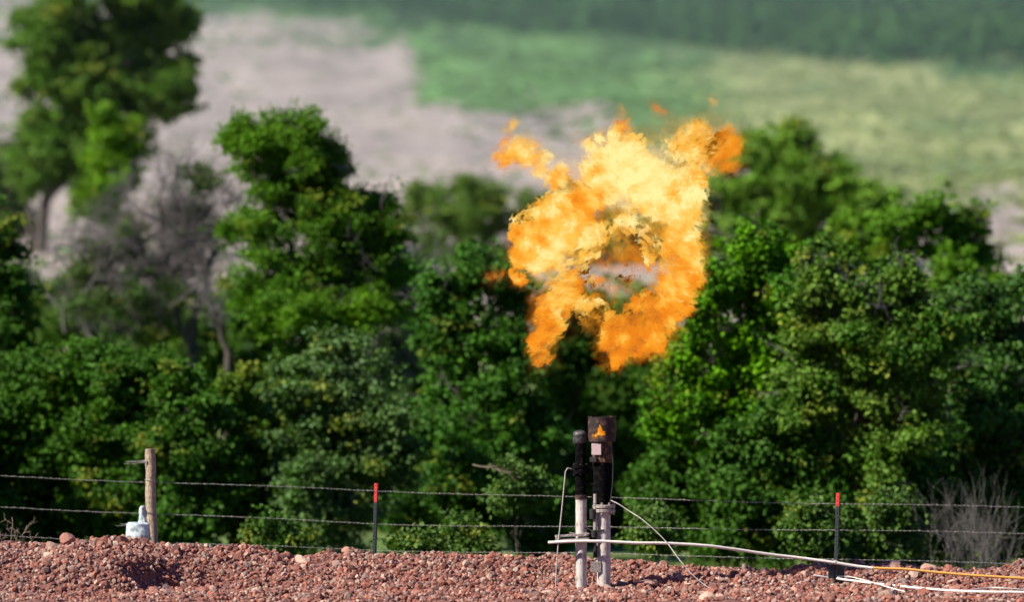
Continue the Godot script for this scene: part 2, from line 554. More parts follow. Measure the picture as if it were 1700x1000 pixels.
# ---- ground, berm and hill
func build_ground() -> void:
	# gravel berm: a height field, stones on it
	var s := Shape.new()
	var nx := 300
	var nz := 110
	var x0 := -13.0
	var x1 := 13.0
	var z0 := -4.6
	var z1 := 7.0
	for j in nz + 1:
		var z := lerpf(z0, z1, float(j) / nz)
		for i in nx + 1:
			var x := lerpf(x0, x1, float(i) / nx)
			var y := gravel_height(x, z)
			var nrm := Vector3(gravel_height(x - 0.05, z) - gravel_height(x + 0.05, z), 0.1, gravel_height(x, z - 0.05) - gravel_height(x, z + 0.05)).normalized()
			s.vert(Vector3(x, y, z), nrm)
	for j in nz:
		for i in nx:
			var a := j * (nx + 1) + i
			s.tri(a, a + 1, a + nx + 1)
			s.tri(a + 1, a + nx + 2, a + nx + 1)
	var berm := struct("gravel_berm", s.mesh(), M.dirt)

	var rocks := []
	for k in 7:
		rocks.append(rock(0))
	var big := []
	for k in 6:
		big.append(rock(1))
	var tones := [Color(0.32, 0.13, 0.10), Color(0.40, 0.20, 0.155), Color(0.27, 0.11, 0.085), Color(0.46, 0.29, 0.235), Color(0.29, 0.19, 0.18), Color(0.50, 0.37, 0.30), Color(0.20, 0.08, 0.07), Color(0.39, 0.155, 0.105), Color(0.35, 0.135, 0.10)]
	# loose gravel: far too many to name
	var pl := []
	var tn := []
	for k in rocks.size():
		pl.append([])
		tn.append(PackedColorArray())
	for k in 62000:
		var x := rng.randf_range(-8.6, 8.6)
		var z := rng.randf_range(-2.6, 2.7)
		var hollow := exp(-pow((x + 4.3) / 0.55, 2.0) - pow((z + 0.3) / 0.5, 2.0))
		if rng.randf() < hollow * 0.6:
			continue
		var sc := 0.016 + 0.034 * pow(rng.randf(), 2.0)
		if rng.randf() < 0.03:
			sc *= 1.5
		var q := k % rocks.size()
		var b := Basis.from_euler(Vector3(rng.randf() * TAU, rng.randf() * TAU, rng.randf() * TAU)).scaled(Vector3.ONE * sc)
		pl[q].append(Transform3D(b, Vector3(x, gravel_height(x, z) + sc * rng.randf_range(0.1, 0.7), z)))
		var c: Color = tones[rng.randi() % tones.size()]
		c = c * rng.randf_range(0.6, 1.25)
		tn[q].append(Color(c.r, c.g, c.b))
	for q in rocks.size():
		many("gravel", rocks[q], M.stone, pl[q], tn[q], berm)
	# the larger stones, each its own piece
	var shades := []
	for c in tones:
		for v in 2:
			var m: StandardMaterial3D = M.stone.duplicate()
			m.vertex_color_use_as_albedo = false
			m.albedo_color = lin(c.r, c.g, c.b) * (0.85 if v == 0 else 1.05)
			shades.append(m)
	for k in 280:
		var x := rng.randf_range(-7.6, 7.6)
		var z := rng.randf_range(-1.9, 2.2)
		if absf(x + 4.3) < 0.6 and absf(z + 0.3) < 0.5:
			continue
		var sc := rng.randf_range(0.05, 0.085) * (1.35 if rng.randf() < 0.12 else 1.0)
		var o := obj("stone", big[k % big.size()], shades[rng.randi() % shades.size()], berm)
		o.transform = Transform3D(Basis.from_euler(Vector3(rng.randf() * TAU, rng.randf() * TAU, rng.randf() * TAU)).scaled(Vector3(sc * 1.15, sc, sc)), Vector3(x, gravel_height(x, z) + sc * 0.35, z))

	# boulders that stand out
	for b in [[112, 898, 61.3, 0.145, Color(0.44, 0.21, 0.17), "rounded red boulder standing up from the crest of the gravel mound"],
			[1333, 988, 60.2, 0.085, Color(0.46, 0.30, 0.26), "pale pinkish rock lying left of the metal post's foot plates"],
			[1494, 980, 60.3, 0.10, Color(0.27, 0.20, 0.18), "flat grey brown rock beneath the lower white cable"],
			[1160, 990, 60.2, 0.10, Color(0.33, 0.15, 0.115), "broad red rock just left of the thin cord's lower end"],
			[1075, 988, 60.1, 0.11, Color(0.42, 0.26, 0.23), "light pink rock to the right of the flare pipes' foot"]]:
		var m: StandardMaterial3D = M.stone.duplicate()
		m.vertex_color_use_as_albedo = false
		m.albedo_color = lin(b[4].r, b[4].g, b[4].b)
		var p := at(b[0], b[1], b[2])
		p.y = maxf(p.y - 0.03, gravel_height(p.x, p.z) + b[3] * 0.3) if b[0] > 200 else p.y
		var o := obj("rock", rock(1), m)
		o.transform = Transform3D(Basis.from_euler(Vector3(0.2, rng.randf() * TAU, 0.1)).scaled(Vector3(b[3] * (1.0 if b[0] < 200 else 1.25), b[3], b[3])), p)
		tag(o, b[5], "rock")

	# the valley floor and the hillside
	s = Shape.new()
	var cols := 260
	var rows := 340
	var soil := Color(0.40, 0.35, 0.34)
	var turf := Color(0.10, 0.20, 0.06)
	var bright := Color(0.19, 0.28, 0.06)
	var pale := Color(0.32, 0.37, 0.16)
	var dark := Color(0.06, 0.15, 0.045)
	for j in rows + 1:
		var d := 50.0 + 650.0 * pow(float(j) / rows, 1.5) if j > 0 else 50.0
		for i in cols + 1:
			var u := float(i) / cols * 2.0 - 1.0
			var x := (absf(u) * 0.35 + pow(absf(u), 3.0) * 0.65) * signf(u) * 240.0
			var y := hill_height(x, d) if d > 66.0 else minf(hill_height(x, d), -0.9)
			# patches of vegetation on the slope, with ragged edges
			var w1 := 46.0 * noise.get_noise_2d(x * 2.2, d * 0.9) + 40.0 * fine.get_noise_2d(x * 11.0, d * 3.0)
			var across := x / maxf(d, 90.0)
			var col := bright.lerp(turf, clampf(0.5 + 1.2 * noise.get_noise_2d(x * 5.0, d * 5.0), 0, 1))
			if d > 106.0:
				var dd := d + w1
				var green_from := ramp(across, green_edge)
				col = soil
				col = col.lerp(Color(0.13, 0.29, 0.085).lerp(turf, 0.15), smoothstep(green_from - 3.0, green_from + 6.0, dd + 26.0 * fine.get_noise_2d(x * 14.0, d * 5.0)))
				var pale_mask := smoothstep(0.028, 0.058, across + 0.014 * fine.get_noise_2d(x * 6.0, d * 3.0)) * smoothstep(158.0, 180.0, dd)
				col = col.lerp(pale, pale_mask)
				col = col.lerp(turf, 0.7 * smoothstep(0.12, 0.3, noise.get_noise_2d(x * 4.0 + 300.0, d * 3.0)) * smoothstep(0.02, 0.05, across))
				var wood_from := ramp(across, wood_edge)
				col = col.lerp(dark, smoothstep(wood_from - 4.0, wood_from + 6.0, dd + 16.0 * fine.get_noise_2d(x * 12.0 + 80.0, d * 5.0)))
				col = col * (1.0 + 0.30 * fine.get_noise_2d(x * 5.0, d * 4.0 + 900.0) + 0.35 * fine.get_noise_2d(x * 11.0 + 40.0, d * 3.0))
			s.tint = Color(col.r, col.g, col.b)
			s.vert(Vector3(x, y, 60.0 - d), Vector3.UP)
	for j in rows + 1:
		for i in cols + 1:
			var a := j * (cols + 1) + i
			var l := s.v[maxi(i - 1, 0) + j * (cols + 1)]
			var r := s.v[mini(i + 1, cols) + j * (cols + 1)]
			var b := s.v[i + maxi(j - 1, 0) * (cols + 1)]
			var f := s.v[i + mini(j + 1, rows) * (cols + 1)]
			s.n[a] = (r - l).cross(f - b).normalized()
	for j in rows:
		for i in cols:
			var a := j * (cols + 1) + i
			s.tri(a, a + 1, a + cols + 1)
			s.tri(a + 1, a + cols + 2, a + cols + 1)
	struct("hillside", s.mesh(), M.hill)

	# the air over the slope, hazy with distance
	var haze := FogVolume.new()
	haze.name = "slope_haze"
	haze.shape = RenderingServer.FOG_VOLUME_SHAPE_BOX
	haze.size = Vector3(420, 90, 500)
	haze.position = Vector3(0, 40, -58.0 - 250.0)
	var air := FogMaterial.new()
	air.density = 0.0008
	air.albedo = Color(0.76, 0.88, 0.94)
	haze.material = air
	haze.set_meta("kind", "stuff")
	add_child(haze)

	# the plain in front, under and behind the camera
	s = Shape.new()
	for p in [Vector3(-400, -0.95, 260), Vector3(400, -0.95, 260), Vector3(400, -0.95, -8), Vector3(-400, -0.95, -8)]:
		s.vert(p, Vector3.UP)
	s.tri(0, 1, 2)
	s.tri(0, 2, 3)
	struct("plain", s.mesh(), M.dirt)

func rock(level: int) -> ArrayMesh:
	# an angular stone: a subdivided icosahedron cut by random planes, flat faces
	var g := (1.0 + sqrt(5.0)) / 2.0
	var vs := []
	for p in [[-1, g, 0], [1, g, 0], [-1, -g, 0], [1, -g, 0], [0, -1, g], [0, 1, g], [0, -1, -g], [0, 1, -g], [g, 0, -1], [g, 0, 1], [-g, 0, -1], [-g, 0, 1]]:
		vs.append(Vector3(p[0], p[1], p[2]).normalized())
	var fs := []
	for a in 12:
		for b in range(a + 1, 12):
			for c in range(b + 1, 12):
				if vs[a].distance_to(vs[b]) < 1.1 and vs[b].distance_to(vs[c]) < 1.1 and vs[a].distance_to(vs[c]) < 1.1:
					fs.append([vs[a], vs[b], vs[c]])
	for k in level:
		var nf := []
		for t in fs:
			var ab: Vector3 = ((t[0] + t[1]) / 2.0).normalized()
			var bc: Vector3 = ((t[1] + t[2]) / 2.0).normalized()
			var ca: Vector3 = ((t[2] + t[0]) / 2.0).normalized()
			nf.append_array([[t[0], ab, ca], [ab, t[1], bc], [ca, bc, t[2]], [ab, bc, ca]])
		fs = nf
	var cuts := []
	for k in 5 + level * 3:
		cuts.append([Vector3(rng.randfn(), rng.randfn(), rng.randfn()).normalized(), rng.randf_range(0.5, 0.85)])
	var st := Vector3(rng.randf_range(0.9, 1.35), rng.randf_range(0.65, 0.95), rng.randf_range(0.8, 1.1))
	var off := rng.randf() * 500.0
	var s := Shape.new()
	for t in fs:
		var q := []
		for p in t:
			var w: Vector3 = p * (1.0 + 0.3 * fine.get_noise_3dv(p * 45.0 + Vector3.ONE * off))
			for c in cuts:
				var h: float = w.dot(c[0])
				if h > c[1]:
					w -= c[0] * (h - c[1])
			q.append(w * st)
		s.flat_tri(q[0], q[1], q[2], Vector3.ZERO)
	return s.mesh()

# ---- trees
func build_trees() -> void:
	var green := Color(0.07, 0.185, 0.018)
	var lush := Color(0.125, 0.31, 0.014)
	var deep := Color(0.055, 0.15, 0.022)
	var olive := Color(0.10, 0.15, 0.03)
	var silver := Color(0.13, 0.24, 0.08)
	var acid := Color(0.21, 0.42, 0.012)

	# upper left: the tall tree on the slope with its forked dark trunk
	var t := tree("tall_tree", "tall broad green tree with a forked dark trunk on the slope at the upper left", "tree", 126, [62, 428],
		[[70, 45, 62], [150, 20, 90], [265, 25, 68], [95, 130, 80], [190, 105, 90], [285, 120, 45], [60, 230, 55], [112, 255, 72], [150, 190, 80], [260, 160, 60], [210, 220, 45], [60, 300, 40], [170, 300, 35]],
		Color(0.11, 0.25, 0.035), {"second": Color(0.16, 0.27, 0.05), "leaf": 1.5, "trunk": 0.0, "thick": 1.2, "fill": 1.5})
	limb("trunk", at(66, 432, 126), at(82, 300, 126), 0.20, 0.13, t, M.bark, 0.2)
	limb("trunk", at(58, 432, 126), at(48, 350, 126), 0.14, 0.09, t, M.bark, 0.2)
	limb("limb", at(80, 305, 126), at(180, 110, 126), 0.13, 0.04, t, M.bark, 0.5)
	limb("limb", at(80, 310, 126), at(70, 100, 126), 0.12, 0.04, t, M.bark, 0.5)
	limb("limb", at(78, 330, 126), at(250, 180, 126), 0.10, 0.03, t, M.bark, 0.5)
	tree("young_tree", "slender yellow green sapling rising in front of the tall tree", "tree", 112, [168, 470],
		[[172, 185, 15], [176, 225, 22], [168, 270, 22], [212, 240, 24], [205, 275, 24], [165, 320, 30], [195, 320, 28], [150, 350, 28], [185, 360, 22], [215, 212, 16]], acid, {"leaf": 1.15, "trunk": 2.5, "second": Color(0.10, 0.24, 0.02)})
	tree("pale_shrub", "pale olive shrub at the left edge behind the forked trunk", "shrub", 134, [20, 440],
		[[-10, 300, 55], [30, 350, 42], [-15, 380, 60], [20, 260, 40]], silver, {"leaf": 1.4, "trunk": 3.0, "second": olive, "fill": 0.7})

	# bare grey trees
	t = thing("bare_tree", "half dead grey tree of bare twigs between the tall tree and the large bright tree", "tree", at(325, 760, 92))
	var p0 := at(322, 760, 92)
	limb("trunk", p0, at(318, 570, 92), 0.15, 0.13, t, M.bark, 0.1)
	var fork := [[318, 572, 340, 430, 0.11], [318, 575, 285, 480, 0.10], [338, 440, 300, 330, 0.07], [338, 460, 392, 380, 0.06], [285, 485, 215, 390, 0.06], [287, 480, 265, 340, 0.06], [220, 400, 140, 420, 0.04]]
	var tw := Shape.new()
	for f in fork:
		var ends := limb("limb", at(f[0], f[1], 92), at(f[2], f[3], 92) + Vector3(0, 0, rng.randf_range(-0.5, 0.5)), f[4], f[4] * 0.6, t, M.bark, 0.3)
		for k in 5:
			twigs(tw, ends[2 + k * 2] - t.position, Vector3(rng.randfn() * 0.8, 0.5 + rng.randf(), rng.randfn() * 0.8).normalized(), 0.85, 0.022, 4, 0.55)
	for q in [[200, 470], [160, 450], [240, 440], [320, 400], [260, 520], [180, 520], [340, 360], [290, 360], [140, 400], [230, 380], [120, 500], [210, 430], [270, 450], [350, 420]]:
		for k in 5:
			twigs(tw, at(q[0], q[1] + 40, 92) - t.position + Vector3(rng.randfn() * 0.3, rng.randfn() * 0.2, rng.randfn() * 0.5), Vector3(rng.randfn() * 0.7, 0.9, rng.randfn() * 0.7).normalized(), 0.8, 0.02, 4, 0.6)
	obj("twigs", tw.mesh(), M.grey_twig, t).set_meta("kind", "stuff")
	crown(t, 92, [[240, 470, 90], [170, 430, 65], [330, 380, 45], [330, 310, 40], [150, 520, 60], [270, 550, 65], [130, 470, 50], [210, 390, 50]], silver, {"fill": 0.42, "sprig": "small", "second": Color(0.12, 0.17, 0.07), "leaf": 1.1})
	t = thing("bare_tree", "thin dark leaning trunk at the left foot of the large bright tree", "tree", at(372, 680, 88))
	limb("trunk", at(372, 800, 88), at(380, 585, 88), 0.10, 0.085, t, M.bark, 0.1)
	limb("limb", at(380, 590, 88), at(362, 530, 88), 0.07, 0.035, t, M.bark, 0.15)
	tw = Shape.new()
	for k in 8:
		twigs(tw, at(370 + rng.randf_range(-6, 10), 560 + rng.randf_range(-30, 10), 88) - t.position, Vector3(rng.randfn() * 0.7, 0.8, rng.randfn() * 0.5).normalized(), 0.6, 0.018, 3, 0.55)
	obj("twigs", tw.mesh(), M.grey_twig, t).set_meta("kind", "stuff")

	# left edge and the low dark row at the left
	tree("dark_tree", "dark green tree cut off by the left edge of the view", "tree", 84, [-10, 880],
		[[-25, 380, 55], [0, 420, 45], [-5, 480, 60], [15, 560, 55], [-30, 600, 80], [20, 500, 40]], deep, {"second": green, "trunk": 9.0})
	for r in [["dark bushy shrub in the bottom left corner behind the wire", 79.0, [[0, 660, 75], [70, 640, 70], [40, 730, 90], [-30, 780, 90], [70, 800, 85], [20, 870, 80], [100, 870, 70]]],
			["dark dense shrub behind and left of the wooden post", 78.0, [[150, 610, 60], [190, 660, 80], [130, 700, 70], [240, 640, 60], [210, 740, 85], [140, 800, 80], [220, 830, 85], [170, 880, 70]]],
			["dark rounded shrub with a few light sprays right of the wooden post", 77.0, [[290, 650, 55], [335, 690, 50], [290, 730, 75], [330, 780, 70], [290, 830, 80], [350, 850, 65], [300, 890, 60]]]]:
		tree("shrub", r[0], "shrub", r[1], [r[2][3][0], 905], r[2], deep, {"second": green, "trunk": 4.0, "tree": false})

	for r in [["mid green rounded shrubbery at the foot of the slope beneath the forked trunk", 104.0, [[40, 480, 50], [90, 500, 50], [10, 530, 55], [130, 530, 50], [70, 560, 55], [150, 580, 50]]],
			["green shrubbery on the slope behind the bare grey tree", 106.0, [[180, 500, 45], [240, 515, 50], [300, 530, 45], [220, 560, 55], [290, 580, 55], [170, 560, 50]]],
			["green shrubbery on the slope left of the large rounded tree", 100.0, [[350, 540, 45], [400, 540, 45], [360, 600, 55], [310, 610, 55], [420, 500, 45], [400, 630, 55], [450, 600, 50]]]]:
		tree("shrub", r[0], "shrub", r[1], [r[2][0][0] + 30, 640], r[2], green, {"second": Color(0.10, 0.20, 0.03), "trunk": 3.0, "tree": false, "leaf": 1.25})

	# centre left
	tree("broad_tree", "large rounded tree with a sunlit bright green top left of centre", "tree", 84, [560, 900],
		[[395, 235, 35], [440, 240, 50], [505, 235, 50], [545, 290, 50], [455, 300, 60], [500, 340, 70], [425, 380, 50], [560, 370, 70], [620, 360, 45], [440, 460, 75], [540, 450, 90], [620, 440, 70], [650, 390, 35], [500, 540, 90], [600, 530, 70]],
		Color(0.15, 0.33, 0.02), {"second": Color(0.09, 0.22, 0.03), "sprig": "small", "fill": 1.9, "trunk": 12.0, "thick": 1.2})
	tree("shrub", "pale green spreading shrub beneath the large rounded tree", "shrub", 77, [540, 910],
		[[550, 590, 45], [510, 640, 62], [590, 640, 60], [545, 700, 75], [620, 710, 65], [500, 780, 75], [590, 800, 80], [540, 870, 70]], Color(0.08, 0.17, 0.045), {"second": Color(0.15, 0.26, 0.10), "trunk": 4.0, "tree": false})
	tree("shrub", "yellowish green shrub left of the pale green spreading one", "shrub", 78.5, [420, 910],
		[[410, 640, 45], [455, 680, 55], [400, 720, 55], [440, 770, 65], [390, 800, 55], [450, 850, 65], [390, 880, 55]], Color(0.14, 0.22, 0.035), {"second": green, "trunk": 4.0, "tree": false, "fill": 0.85})
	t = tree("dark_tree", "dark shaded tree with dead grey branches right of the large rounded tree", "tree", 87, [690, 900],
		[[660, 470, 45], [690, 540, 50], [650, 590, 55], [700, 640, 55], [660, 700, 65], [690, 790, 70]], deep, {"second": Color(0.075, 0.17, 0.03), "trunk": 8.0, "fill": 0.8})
	tw = Shape.new()
	for k in 34:
		twigs(tw, at(690 + rng.randf_range(-35, 35), rng.randf_range(420, 640), 85.8) - t.position, Vector3(rng.randfn() * 0.7, 0.8, rng.randfn() * 0.5).normalized(), 0.6, 0.02, 3, 0.55)
	obj("dead_branches", tw.mesh(), M.grey_twig, t).set_meta("kind", "stuff")

	# centre
	tree("distant_tree", "blurred green tree far behind, left of the flame", "tree", 122, [790, 560],
		[[700, 340, 40], [740, 370, 60], [800, 345, 65], [860, 360, 60], [720, 430, 55], [800, 430, 80], [880, 440, 60], [930, 360, 50], [1000, 395, 55], [1060, 390, 55], [1110, 380, 45], [960, 450, 60], [1060, 450, 60], [920, 510, 60], [1000, 510, 60], [1070, 510, 60]], Color(0.14, 0.26, 0.055), {"second": Color(0.18, 0.28, 0.08), "sprig": "small", "leaf": 1.5, "trunk": 4.0})
	tree("leafy_tree", "dense dark green tree directly left of the flare stack", "tree", 80, [800, 905],
		[[745, 470, 55], [800, 460, 55], [850, 500, 55], [740, 540, 50], [800, 570, 75], [870, 580, 65], [760, 650, 75], [850, 670, 80], [715, 720, 55], [790, 750, 85], [880, 770, 75], [700, 830, 70], [790, 850, 80], [900, 860, 70]],
		Color(0.07, 0.20, 0.022), {"second": Color(0.055, 0.16, 0.03), "trunk": 9.0})
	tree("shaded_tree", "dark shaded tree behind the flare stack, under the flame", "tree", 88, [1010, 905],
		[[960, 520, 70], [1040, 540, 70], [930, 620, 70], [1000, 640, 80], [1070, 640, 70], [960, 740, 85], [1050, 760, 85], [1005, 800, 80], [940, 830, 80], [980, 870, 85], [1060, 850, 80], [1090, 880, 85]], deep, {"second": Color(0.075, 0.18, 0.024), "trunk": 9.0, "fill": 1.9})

	# right
	tree("distant_tree", "blurred green tree far behind, right of the flame tip", "tree", 116, [1290, 520],
		[[1215, 265, 40], [1270, 250, 52], [1330, 250, 45], [1380, 300, 50], [1210, 340, 60], [1290, 330, 75], [1380, 365, 65], [1450, 345, 50], [1240, 410, 60], [1180, 400, 55], [1175, 320, 45], [1330, 400, 60], [1430, 390, 55]], Color(0.17, 0.35, 0.04), {"second": Color(0.20, 0.35, 0.06), "leaf": 1.45, "trunk": 4.0})
	tree("bright_tree", "bright lime green tree right of the flame, sunlit from top to bottom", "tree", 76, [1210, 905],
		[[1240, 415, 50], [1290, 430, 45], [1190, 480, 50], [1250, 500, 65], [1310, 500, 50], [1150, 560, 50], [1215, 580, 70], [1285, 590, 60], [1120, 620, 45], [1170, 660, 60], [1240, 670, 60], [1110, 690, 45], [1180, 720, 45], [1330, 560, 50], [1320, 640, 50]],
		Color(0.14, 0.36, 0.008), {"second": Color(0.07, 0.21, 0.014), "trunk": 9.0})
	tree("olive_tree", "olive green tree with pale yellowish leaves right of the bright lime one", "tree", 74.5, [1420, 905],
		[[1370, 440, 45], [1430, 470, 60], [1500, 470, 55], [1380, 520, 60], [1460, 550, 75], [1540, 540, 60], [1350, 600, 60], [1330, 690, 50], [1340, 480, 45], [1420, 640, 75], [1500, 640, 75], [1360, 690, 55], [1430, 720, 65], [1520, 720, 60], [1400, 780, 55], [1450, 810, 60], [1420, 860, 55]],
		Color(0.06, 0.18, 0.02), {"second": Color(0.16, 0.27, 0.045), "trunk": 9.0})
	tree("leafy_tree", "mid green tree whose rounded top shows above the olive one", "tree", 90, [1560, 905],
		[[1420, 395, 40], [1480, 385, 55], [1550, 385, 55], [1610, 390, 45], [1640, 425, 30], [1500, 440, 60], [1590, 450, 60]], Color(0.14, 0.32, 0.02), {"second": Color(0.08, 0.20, 0.02), "trunk": 8.0, "leaf": 1.15})
	tree("dark_tree", "dark blue green tree cut off by the right edge of the view", "tree", 77, [1670, 905],
		[[1620, 500, 45], [1690, 490, 50], [1650, 560, 60], [1710, 590, 65], [1610, 620, 55], [1670, 660, 75], [1600, 720, 65], [1720, 740, 80], [1650, 780, 75], [1600, 830, 65], [1700, 850, 80]],
		Color(0.055, 0.155, 0.03), {"second": Color(0.10, 0.22, 0.05), "trunk": 9.0})
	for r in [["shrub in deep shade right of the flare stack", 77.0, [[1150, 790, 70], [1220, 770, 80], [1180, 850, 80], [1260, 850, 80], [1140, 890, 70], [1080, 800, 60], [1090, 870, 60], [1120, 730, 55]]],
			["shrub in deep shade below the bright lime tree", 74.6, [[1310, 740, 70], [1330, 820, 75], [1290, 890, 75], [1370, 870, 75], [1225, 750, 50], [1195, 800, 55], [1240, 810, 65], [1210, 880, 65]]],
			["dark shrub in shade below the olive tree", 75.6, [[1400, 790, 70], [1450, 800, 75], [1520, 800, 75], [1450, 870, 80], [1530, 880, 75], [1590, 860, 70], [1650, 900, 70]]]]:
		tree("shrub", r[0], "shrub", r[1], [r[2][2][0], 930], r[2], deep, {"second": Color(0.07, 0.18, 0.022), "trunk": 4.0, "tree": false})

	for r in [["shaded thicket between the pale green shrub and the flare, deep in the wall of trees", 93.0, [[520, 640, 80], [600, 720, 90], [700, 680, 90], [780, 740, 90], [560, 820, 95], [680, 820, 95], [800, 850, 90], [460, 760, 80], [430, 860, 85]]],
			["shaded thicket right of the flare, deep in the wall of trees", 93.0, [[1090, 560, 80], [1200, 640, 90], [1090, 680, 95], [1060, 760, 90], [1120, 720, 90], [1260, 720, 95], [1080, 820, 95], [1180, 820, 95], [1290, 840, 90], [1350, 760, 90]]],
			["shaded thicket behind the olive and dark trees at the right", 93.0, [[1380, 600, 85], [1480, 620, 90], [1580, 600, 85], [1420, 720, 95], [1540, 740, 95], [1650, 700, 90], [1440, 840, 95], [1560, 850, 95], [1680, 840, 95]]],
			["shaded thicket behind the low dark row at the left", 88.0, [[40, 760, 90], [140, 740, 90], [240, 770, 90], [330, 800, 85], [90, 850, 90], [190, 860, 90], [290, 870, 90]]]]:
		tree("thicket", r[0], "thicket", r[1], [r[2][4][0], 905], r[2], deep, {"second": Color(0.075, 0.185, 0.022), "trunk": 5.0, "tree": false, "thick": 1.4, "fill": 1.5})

	# low shrubs just behind the fence, lit
	for r in [["small pale sprig bush behind the thin cord right of the flare", 69.0, [[1085, 850, 22], [1092, 875, 24], [1080, 900, 20]]],
			["low light green bush just left of the right metal post", 69.5, [[1345, 845, 34], [1370, 870, 30], [1335, 890, 36], [1365, 910, 32]]],
			["low olive bush just right of the right metal post", 70.0, [[1470, 850, 34], [1490, 880, 34], [1440, 890, 30], [1480, 920, 34]]],
			["small bush hanging over the top wire left of the flare", 70.5, [[860, 790, 34], [890, 810, 28], [850, 830, 28]]],
			["grass green low bush on the crest left of the flare", 66.5, [[690, 912, 26], [715, 905, 22], [670, 918, 18]]],
			["low sprig bush behind the bottom wire midway to the flare", 68.5, [[775, 890, 24], [790, 920, 26], [755, 870, 16]]],
			["light grassy bush below the yellowish shrub", 70.0, [[460, 880, 28], [490, 900, 26], [440, 905, 30]]]]:
		tree("low_bush", r[0], "bush", r[1], [r[2][0][0], 945], r[2], Color(0.07, 0.16, 0.03), {"second": Color(0.11, 0.20, 0.05), "trunk": 2.0, "tree": false, "leaf": 0.85})

	# unseen trees added left of the view to shade the lower row
	for r in [[79.0, -130, 640], [76.0, -260, 560], [73.0, -420, 560]]:
		tree("dark_tree", ["unseen dark tree added for its shade just beyond the left edge, in line with the low dark row", "unseen dark tree added for its shade farther beyond the left edge", "unseen dark tree added for its shade farthest beyond the left edge"][int((79.0 - r[0]) / 3.0)], "tree", r[0], [r[1], 900],
			[[r[1], r[2], 110], [r[1] - 60, r[2] + 110, 110], [r[1] + 50, r[2] + 130, 110], [r[1], r[2] + 240, 110]], deep, {"second": green, "trunk": 9.0})

	# far wood along the top of the hill, one mass
	var pl := []
	var tn := PackedColorArray()
	for k in 14000:
		var across := rng.randf_range(-0.16, 0.2)
		var wood_from := ramp(across, wood_edge) + 4.0
		var d := wood_from + 110.0 * pow(rng.randf(), 1.2) + 20.0 * noise.get_noise_1d(across * 900.0)
		if d < wood_from + 6.0 and rng.randf() < 0.6:
			continue
		var x := across * d
		pl.append(Transform3D(random_basis(rng.randf_range(3.5, 7.0)), Vector3(x, hill_height(x, d) + rng.randf_range(0.2, 3.2), 60.0 - d)))
		var g := rng.randf_range(0.7, 1.3)
		tn.append(Color(0.06 * g, 0.15 * g, 0.045 * g))
	many("far_wood", sprigs.broad[0], M.leaf, pl, tn, self)
	# scrub and tufts scattered on the slope
	pl = []
	tn = PackedColorArray()
	for k in 26000:
		var across := rng.randf_range(-0.14, 0.14)
		var d := 104.0 + 270.0 * rng.randf()
		var x := across * d
		var green_from := ramp(across, green_edge)
		var dens := 0.06 + 0.94 * smoothstep(-45.0, 5.0, d + 40.0 * noise.get_noise_2d(x * 2.2, d * 0.9) - green_from)
		if d < 112.0:
			dens = 1.0
		if rng.randf() > dens:
			continue
		var sc := rng.randf_range(0.9, 3.4)
		pl.append(Transform3D(random_basis(sc), Vector3(x, hill_height(x, d) + 0.05 * sc, 60.0 - d)))
		var g := rng.randf_range(0.7, 1.3)
		var c := Color(0.14, 0.28, 0.09).lerp(Color(0.36, 0.42, 0.21), clampf(smoothstep(0.03, 0.07, across) + 0.2 * rng.randfn(), 0, 1))
		tn.append(Color(c.r * g, c.g * g, c.b * g))
	many("scrub", sprigs.broad[1], M.leaf, pl, tn, self)

# ---- fence
func fence_depth(px: float) -> float:
	return ramp(px, [[-300, 63.2], [250, 62.8], [622, 62.5], [980, 61.9], [1390, 60.7], [2000, 60.2]])

